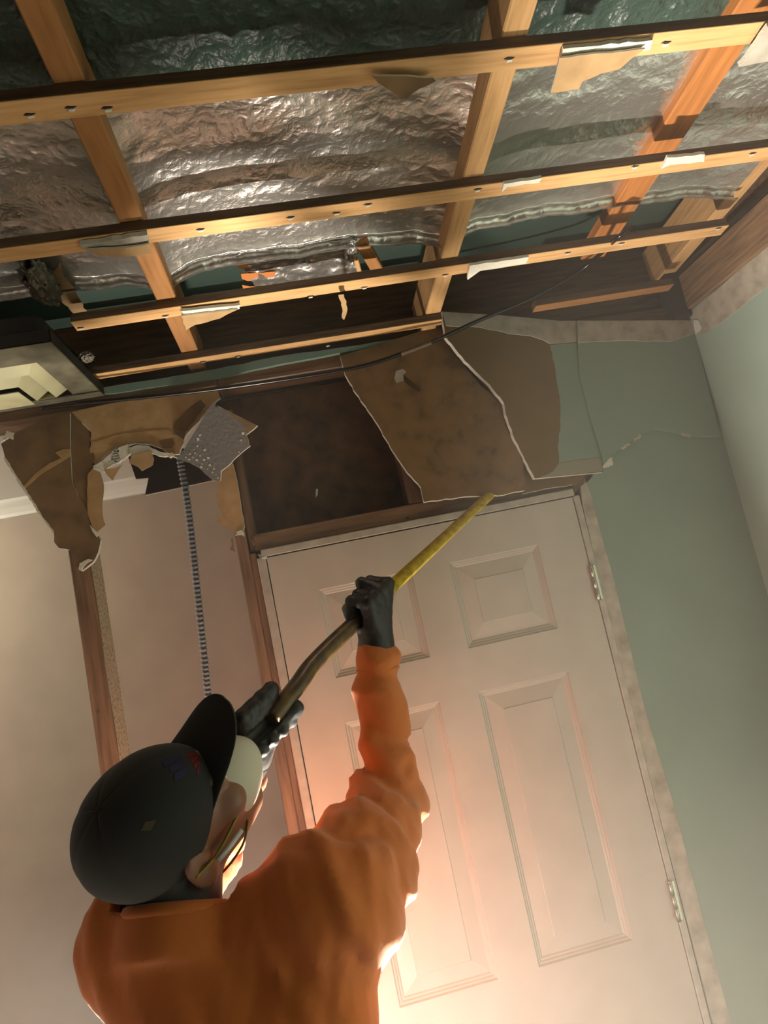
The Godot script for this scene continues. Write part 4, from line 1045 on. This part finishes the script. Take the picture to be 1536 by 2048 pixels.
const NECK := Vector3(-0.2655,1.5157,0.585)
const RSH := Vector3(-0.0604,1.5035,0.585)
const REL := Vector3(0.0585,1.5436,0.36)
const RWR := Vector3(0.0828,1.7811,0.362)
const RLOW := Vector3(-0.0262,1.4808,0.575)
const LEL := Vector3(-0.2724,1.5261,0.35)
const MSH := Vector3(-0.2368,1.4206,0.565)
const LSH := Vector3(-0.3213,1.4981,0.53)
const LWR := Vector3(-0.1602,1.6827,0.485)
const CL := Vector3(-0.248,1.4731,0.6)
const CR := Vector3(-0.1264,1.4414,0.6)
var bones := []
var fold := FastNoiseLite.new()
var neck_axis := Vector3.UP

func body_bones():
	var lel := LEL
	var l0 := V(CL.x, 0.98, CL.z)
	var r0 := V(CR.x - 0.035, 0.98, CR.z)
	var mid := (CL + CR) / 2
	bones = [
		[l0, V(CL.x, 1.33, CL.z), 0.100, 0.098], [r0, V(CR.x + 0.005, 1.36, CR.z), 0.092, 0.092],
		[V(mid.x, 0.98, mid.z), V(mid.x, 1.33, mid.z + 0.005), 0.118, 0.118], [LSH, MSH, 0.076, 0.070], [MSH, RSH, 0.070, 0.080],
		[V(mid.x - 0.03, 1.37, mid.z - 0.01), NECK - V(0, 0.015, 0), 0.098, 0.056], [NECK - V(0, 0.02, 0), LSH + V(0.03, 0, -0.02), 0.044, 0.064], [NECK - V(0, 0.02, 0), RSH, 0.044, 0.072],
		[RSH, REL, 0.078, 0.050], [V(CR.x, 1.36, CR.z), RSH.lerp(REL, 0.35), 0.085, 0.070], [RLOW, REL, 0.070, 0.046], [REL, RWR, 0.049, 0.040],
		[LSH, lel, 0.070, 0.052], [LSH, V(CL.x + 0.01, 1.385, CL.z), 0.078, 0.088], [lel, LWR, 0.056, 0.037],
	]

func bones_d(p: Vector3, shrink: float) -> float:
	var r := 1.0
	for b in bones:
		var d := cap_d(p, b[0], b[1], b[2] - shrink, b[3] - shrink)
		r = smin(r, d, 0.035)
	return r

func sleeve_fold(p: Vector3, a: Vector3, b: Vector3, freq: float, amp: float) -> float:
	var ba := b - a
	var t := (p - a).dot(ba) / ba.length_squared()
	if t < -0.2 or t > 1.15: return 0.0
	var off := p - a - ba * t
	if off.length() > 0.11: return 0.0
	var w := fold.get_noise_3dv(p * 7.0)
	var k := sin(t * freq + off.x * 26.0 + off.y * 18.0 + 3.4 * w)
	return amp * (k * absf(k)) * clampf((t + 0.2) * 4.0, 0, 1)

func shirt_field(p: Vector3) -> float:
	var d := bones_d(p, 0.0)
	if absf(d) < 0.03:
		d -= sleeve_fold(p, REL, RWR, 19.0, 0.0052) + sleeve_fold(p, RSH, REL, 17.0, 0.0065) + sleeve_fold(p, LEL, LWR, 22.0, 0.008)
		# long shallow drapes across the back, from the raised shoulder
		var q := p - RSH
		d -= 0.0085 * fold.get_noise_3d(q.x * 17.0 + q.y * 6.0, q.y * 3.0, q.z * 5.0)
		d -= 0.0035 * fold.get_noise_3d(q.x * 34.0 - q.y * 7.0, q.y * 8.0, q.z * 9.0)
	d = maxf(d, 0.90 - p.y)
	# the neck band: a short round collar cut off square across the neck, hollow inside
	var q2 := p - NECK
	var h := q2.dot(neck_axis)
	var out := (q2 - neck_axis * h).length()
	d = smin(d, maxf(out - 0.070, maxf(h - 0.05, -0.03 - h)), 0.02)
	d = maxf(d, -maxf(0.026 - h, out - 0.080))
	return maxf(d, -maxf(out - 0.057, 0.004 - h))

func person():
	# head thrown back and rolled to his right: S his right, U his crown, F his face
	var hs := Vector3(0.558, -0.572, 0.607)
	hb.z = Vector3(0.738, 0.672, -0.051).normalized()
	hb.x = (hs - hb.z * hb.z.dot(hs)).normalized()
	hb.y = hb.x.cross(hb.z).normalized()
	fold.seed = 17
	fold.frequency = 1.0
	fold.fractal_octaves = 2
	body_bones()
	neck_axis = (head_pt(0, -0.05, -0.026) - NECK).normalized()
	var t := thing("person", "man in an orange long-sleeved top, black cap, dust mask and black gloves, reaching up", "person")
	var mid := (CL + CR) / 2
	var hipl := V(mid.x - 0.09, 0.93, mid.z)
	var hipr := V(mid.x + 0.09, 0.93, mid.z)
	var kneel := V(mid.x - 0.12, 0.50, mid.z - 0.03)
	var kneer := V(mid.x + 0.13, 0.50, mid.z - 0.04)
	var footl := V(mid.x - 0.13, 0.09, mid.z + 0.02)
	var footr := V(mid.x + 0.15, 0.09, mid.z + 0.01)
	var skin := Color(0.26, 0.125, 0.075)
	var tint := func(p: Vector3, _n: Vector3) -> Color:
		var d := p - HEAD
		var q := Vector3(absf(d.dot(hb.x)), d.dot(hb.y), d.dot(hb.z))
		var e := q - V(0.032, 0.010, 0.0925)
		if q.z > 0.086 and e.length() < 0.008: return Color(0.02, 0.012, 0.01) if e.length() < 0.0045 else Color(0.7, 0.66, 0.6)
		if absf(q.y - 0.040 + q.x * 0.1) < 0.005 and q.z > 0.06 and q.x > 0.012 and q.x < 0.052: return Color(0.02, 0.016, 0.014)
		if q.z < -0.034 - 0.25 * q.y and q.y > -0.14: return Color(0.085, 0.070, 0.068)
		if q.y > 0.05: return Color(0.05, 0.04, 0.04)
		if absf(q.y + 0.072) < 0.010 and q.z > 0.08 and q.x < 0.024: return Color(0.22, 0.085, 0.07)
		return skin
	var body_f := func(p: Vector3) -> float:
		var d := bones_d(p, 0.022)
		d = smin(d, cap_d(p, hipl, kneel, 0.085, 0.055), 0.04)
		d = smin(d, cap_d(p, hipr, kneer, 0.085, 0.055), 0.04)
		d = smin(d, cap_d(p, kneel, footl, 0.052, 0.036), 0.03)
		d = smin(d, cap_d(p, kneer, footr, 0.052, 0.036), 0.03)
		return d
	var bm := nets(body_f, V(-0.50, 0.04, 0.20), V(0.20, 1.86, 0.80), 0.014, null, tint)
	nets(head_field, HEAD - V(0.2, 0.22, 0.2), HEAD + V(0.17, 0.17, 0.17), 0.004, bm, tint)
	put("body", bm, M.skin, t)
	var shirt := put("shirt", nets(shirt_field, V(-0.50, 0.88, 0.22), V(0.22, 1.86, 0.80), 0.0075), M.shirt, t)
	var nax := (head_pt(0, -0.05, -0.026) - NECK).normalized()
	var cu := nax.cross(Vector3.RIGHT).normalized()
	var cv := nax.cross(cu)
	var edge := []
	for k in 49: edge.append(NECK + nax * 0.024 + (cu * cos(TAU * k / 48) + cv * sin(TAU * k / 48)) * 0.0665)
	put("collar", tube(edge, func(_t, a): return 0.0052 * (1.0 + 0.6 * absf(sin(a))), 10, null, false), M.shirt, shirt)
	for q in [[RWR, (RWR - REL).normalized()], [LWR, (LWR - LEL).normalized()]]:
		var st_path := [q[0] - q[1] * 0.016, q[0] - q[1] * 0.004, q[0] + q[1] * 0.006, q[0] + q[1] * 0.012]
		put("sleeve_cuff", tube(smooth_path(st_path, 0.002), func(u: float, a: float): return 0.0385 - 0.003 * u + 0.0012 * sin(u * 14.0), 28), M.shirt, shirt)
	var tr := func(p: Vector3) -> float:
		var d := minf(cap_d(p, hipl, kneel, 0.105, 0.078), cap_d(p, hipr, kneer, 0.105, 0.078))
		d = smin(d, cap_d(p, kneel, footl, 0.078, 0.062), 0.03)
		d = smin(d, cap_d(p, kneer, footr, 0.078, 0.062), 0.03)
		d = smin(d, cap_d(p, V(mid.x, 0.97, mid.z), V(mid.x, 0.93, mid.z), 0.13, 0.13), 0.08)
		d -= 0.004 * fold.get_noise_3d(p.x * 12.0, p.y * 14.0, p.z * 12.0)
		return maxf(d, 0.085 - p.y)
	put("trousers", nets(tr, V(mid.x - 0.34, 0.05, mid.z - 0.22), V(mid.x + 0.36, 1.14, mid.z + 0.22), 0.014), M.trousers, t)
	for f in [footl, footr]:
		var bt := func(p: Vector3) -> float:
			var q: Vector3 = p - f
			var d := smin(cap_d(q, V(0, 0.03, 0.01), V(0, -0.03, 0.0), 0.052, 0.05), cap_d(q, V(0, -0.045, 0.02), V(0.01, -0.052, -0.15), 0.045, 0.042), 0.05)
			return maxf(d, -(p.y - 0.002))
		put("boot", nets(bt, f + V(-0.1, -0.1, -0.24), f + V(0.1, 0.1, 0.1), 0.008), M.boot, t)
	cap_and_mask(t)
	var dir: Vector3 = (V(0.2916,1.9854,0.15) - V(-0.0309,1.8028,0.44)).normalized()
	var up := (Vector3.UP - dir * dir.y).normalized()
	glove(t, V(0.0979,1.8761,0.352), -dir, up, dir.cross(up), RWR, 1.0)
	# the left fist: its back towards the room, thumb side up the handle
	var lhc := V(-0.1114,1.7438,0.505)
	var view := CAM - lhc
	var lback := (view - dir * view.dot(dir)).normalized()
	var lup := lback.cross(dir).normalized()
	if lup.y < 0: lup = -lup
	var tilt := 0.45
	glove(t, lhc - lup * 0.006, dir, lup * cos(tilt) - lback * sin(tilt), lback * cos(tilt) + lup * sin(tilt), LWR, -1.0)
	var pc := put("marking_pencil", tube([head_pt(0.091, -0.012, 0.006), head_pt(0.087, -0.022, 0.024), head_pt(0.080, -0.034, 0.046)], func(_t, _a): return 0.0036, 10), M.pencil)
	tag(pc, "short white stick tucked beside the man's ear", "stick")

func dome(phi: float, psi: float, lift := 0.0) -> Vector3:
	# a point on the crown of the cap: phi 0 at the brow, psi up to the button
	var c := cos(psi)
	var rz := 0.102 if absf(phi) < PI / 2 else 0.100
	var seam := 1.0 - 0.010 * pow(absf(cos(phi * 3.0)), 24.0)
	return head_pt(sin(phi) * c * (0.078 * seam + lift), 0.034 + sin(psi) * (0.096 * seam + lift), -0.009 + cos(phi) * c * (rz * seam + lift))

func rim(phi: float) -> float:
	# how far up the brow or down the nape the edge of the crown sits, as an angle
	return asin(clampf((0.004 + 0.026 * cos(phi) - 0.010 * (1.0 - cos(2.0 * phi)) * 0.5 - 0.026) / 0.100, -0.8, 0.8))

func cap_and_mask(t: Node3D):
	var cap := put("cap", grid_mesh(72, 24, func(u: float, v: float): 
		var phi := PI - TAU * u
		return dome(-phi, lerpf(rim(phi), PI / 2 - 0.001, v)), 0.002), M.cap, t)
	put("brim", grid_mesh(32, 10, func(u: float, v: float):
		var phi := lerpf(-1.16, 1.16, u)
		var b := dome(phi, rim(phi) + 0.03)
		var reach := 0.080 * sqrt(maxf(0.0, 1.0 - pow(absf(phi) / 1.17, 4.0)))
		var s := sin(phi) * 0.090 * (1.0 - 0.14 * v)
		return b + hb.z * reach * v - hb.x * (sin(phi) * 0.090 - s) + hb.y * v * (0.30 * reach - 1.0 * s * s), 0.0032), M.cap, cap)
	put("button", tube([dome(0, PI / 2, -0.002), dome(0, PI / 2, 0.003)], func(u: float, _a: float): return 0.007 - 0.003 * u, 14), M.cap, cap)
	var mark := func(called: String, p0: float, p1: float, s0: float, s1: float, skew: float, m):
		put(called, grid_mesh(6, 3, func(u: float, v: float): return dome(lerpf(p0, p1, u) + skew * v, lerpf(s0, s1, v), 0.0016), 0.0008), m, cap)
	# embroidered marks on the front panel and at the side
	for k in 4: mark.call("red_stitching", -0.02 + 0.11 * k, 0.06 + 0.11 * k, 0.12 + 0.03 * k, 0.36 - 0.03 * k, 0.12, M.red)
	for k in 3: mark.call("blue_stitching", 0.02 + 0.16 * k, 0.15 + 0.16 * k, 0.42, 0.70 - 0.05 * k, 0.10, M.blue)
	mark.call("gold_patch", 1.16, 1.32, 0.72, 0.84, 0.06, M.gold)
	# cup of the dust mask over nose and mouth
	var mk := put("dust_mask", grid_mesh(40, 16, func(u: float, v: float):
		var a := TAU * u
		var r := sin(v * PI / 2)
		var z := cos(v * PI / 2)
		return head_pt(cos(a) * 0.057 * r, -0.042 + sin(a) * 0.064 * r, 0.062 + 0.074 * pow(z, 0.8) - 0.018 * r * r), 0.002), M.mask, t)
	put("strap", tube(smooth_path([head_pt(0.062, -0.030, 0.060), head_pt(0.0735, -0.022, 0.036), head_pt(0.084, -0.012, 0.008), head_pt(0.090, 0.006, -0.02)], 0.004), func(_t, a): return 0.0016 + 0.0008 * absf(cos(a)), 8), M.strap, mk)
	put("strap", tube(smooth_path([head_pt(0.060, -0.066, 0.052), head_pt(0.070, -0.075, 0.02), head_pt(0.066, -0.078, -0.025), head_pt(0.046, -0.08, -0.062)], 0.004), func(_t, a): return 0.0016 + 0.0008 * absf(cos(a)), 8), M.strap, mk)
	put("nose_clip", tube(smooth_path([head_pt(-0.024, 0.012, 0.098), head_pt(0, 0.018, 0.115), head_pt(0.024, 0.012, 0.098)], 0.004), func(_t, _a): return 0.0018, 6), M.steel, mk)

func glove(t: Node3D, hc: Vector3, e1: Vector3, e2: Vector3, e3: Vector3, wrist: Vector3, side: float):
	# a gloved fist round the handle: e1 from little finger to index, e2 from wrist to knuckles, e3 out of the back of the hand
	var at := func(x: float, y: float, z: float) -> Vector3: return hc + e1 * x + e2 * y + e3 * z
	var wl := V((wrist - hc).dot(e1), (wrist - hc).dot(e2), (wrist - hc).dot(e3))
	var caps := []
	var fingers := []
	for k in 4:
		var x := 0.033 - 0.0215 * k
		var len_: float = [1.0, 1.10, 1.05, 0.86][k]
		var chain := []
		for q in [[0.75, 0.036], [1.85, 0.034 * (1.0 + 0.12 * (len_ - 1.0))], [3.1, 0.0285], [4.15 * (0.9 + 0.1 * len_), 0.024]]:
			chain.append(V(x + 0.001 * sin(q[0]), sin(q[0]) * q[1] * ((1.4 if k == 2 else 1.15 if k == 3 else 1.0) if side > 0.0 and q[0] > 1.0 and q[0] < 2.0 else 1.0), cos(q[0]) * q[1]))
		fingers.append(chain)
		caps.append([wl * 0.72, chain[0], 0.024, 0.0125])
	var thumb := [V(0.026, -0.040, 0.010), V(0.046, -0.014, 0.000), V(0.044, 0.010, -0.016), V(0.036, 0.022, -0.026)]
	var f := func(w: Vector3) -> float:
		var d := w - hc
		var p := V(d.dot(e1), d.dot(e2), d.dot(e3))
		var r := cap_d(p, wl, wl * 0.72, 0.034 if side > 0.0 else 0.038, 0.029 if side > 0.0 else 0.035)
		for c in caps: r = smin(r, cap_d(p, c[0], c[1], c[2], c[3]), 0.014)
		r = smin(r, cap_d(p, wl * 0.6, thumb[1], 0.022, 0.014), 0.014)
		for k in 4:
			var ch: Array = fingers[k]
			var fd := cap_d(p, ch[0], ch[1], 0.0125, 0.0112)
			fd = smin(fd, cap_d(p, ch[1], ch[2], 0.0112, 0.0102), 0.004)
			fd = smin(fd, cap_d(p, ch[2], ch[3], 0.0102, 0.0092), 0.004)
			r = smin(r, fd, 0.004)
		var td := cap_d(p, thumb[1], thumb[2], 0.0135, 0.0118)
		td = smin(td, cap_d(p, thumb[2], thumb[3], 0.0118, 0.0105), 0.004)
		r = smin(r, td, 0.005)
		r -= 0.0012 * fold.get_noise_3dv(p * 90.0)
		return maxf(r, 0.0125 - Vector2(p.y, p.z).length() if p.length() < 0.06 else -1.0)
	var col := func(w: Vector3, n: Vector3) -> Color:
		var d := w - hc
		var z := d.dot(e3)
		var y := d.dot(e2)
		var palm := clampf((0.014 - z) * 90.0, 0.0, 1.0) if y < 0.0 else clampf((-0.012 - z) * 90.0, 0.0, 1.0)
		return Color(0.020, 0.018, 0.018).lerp(Color(0.075, 0.075, 0.078), palm)
	var lo := hc.min(wrist) - V(0.075, 0.075, 0.075)
	var hi := hc.max(wrist) + V(0.075, 0.075, 0.075)
	var g := put("glove", nets(f, lo, hi, 0.003, null, col), M.glove, t)
	var ax := (hc - wrist).normalized()
	put("glove_cuff", tube(smooth_path([wrist - ax * 0.006, wrist, wrist + ax * 0.010, wrist + ax * 0.02], 0.002), func(u: float, a: float): return (0.0348 if side > 0.0 else 0.0392) - 0.003 * u + 0.0006 * sin(a * 18.0), 36), M.cuff, g)
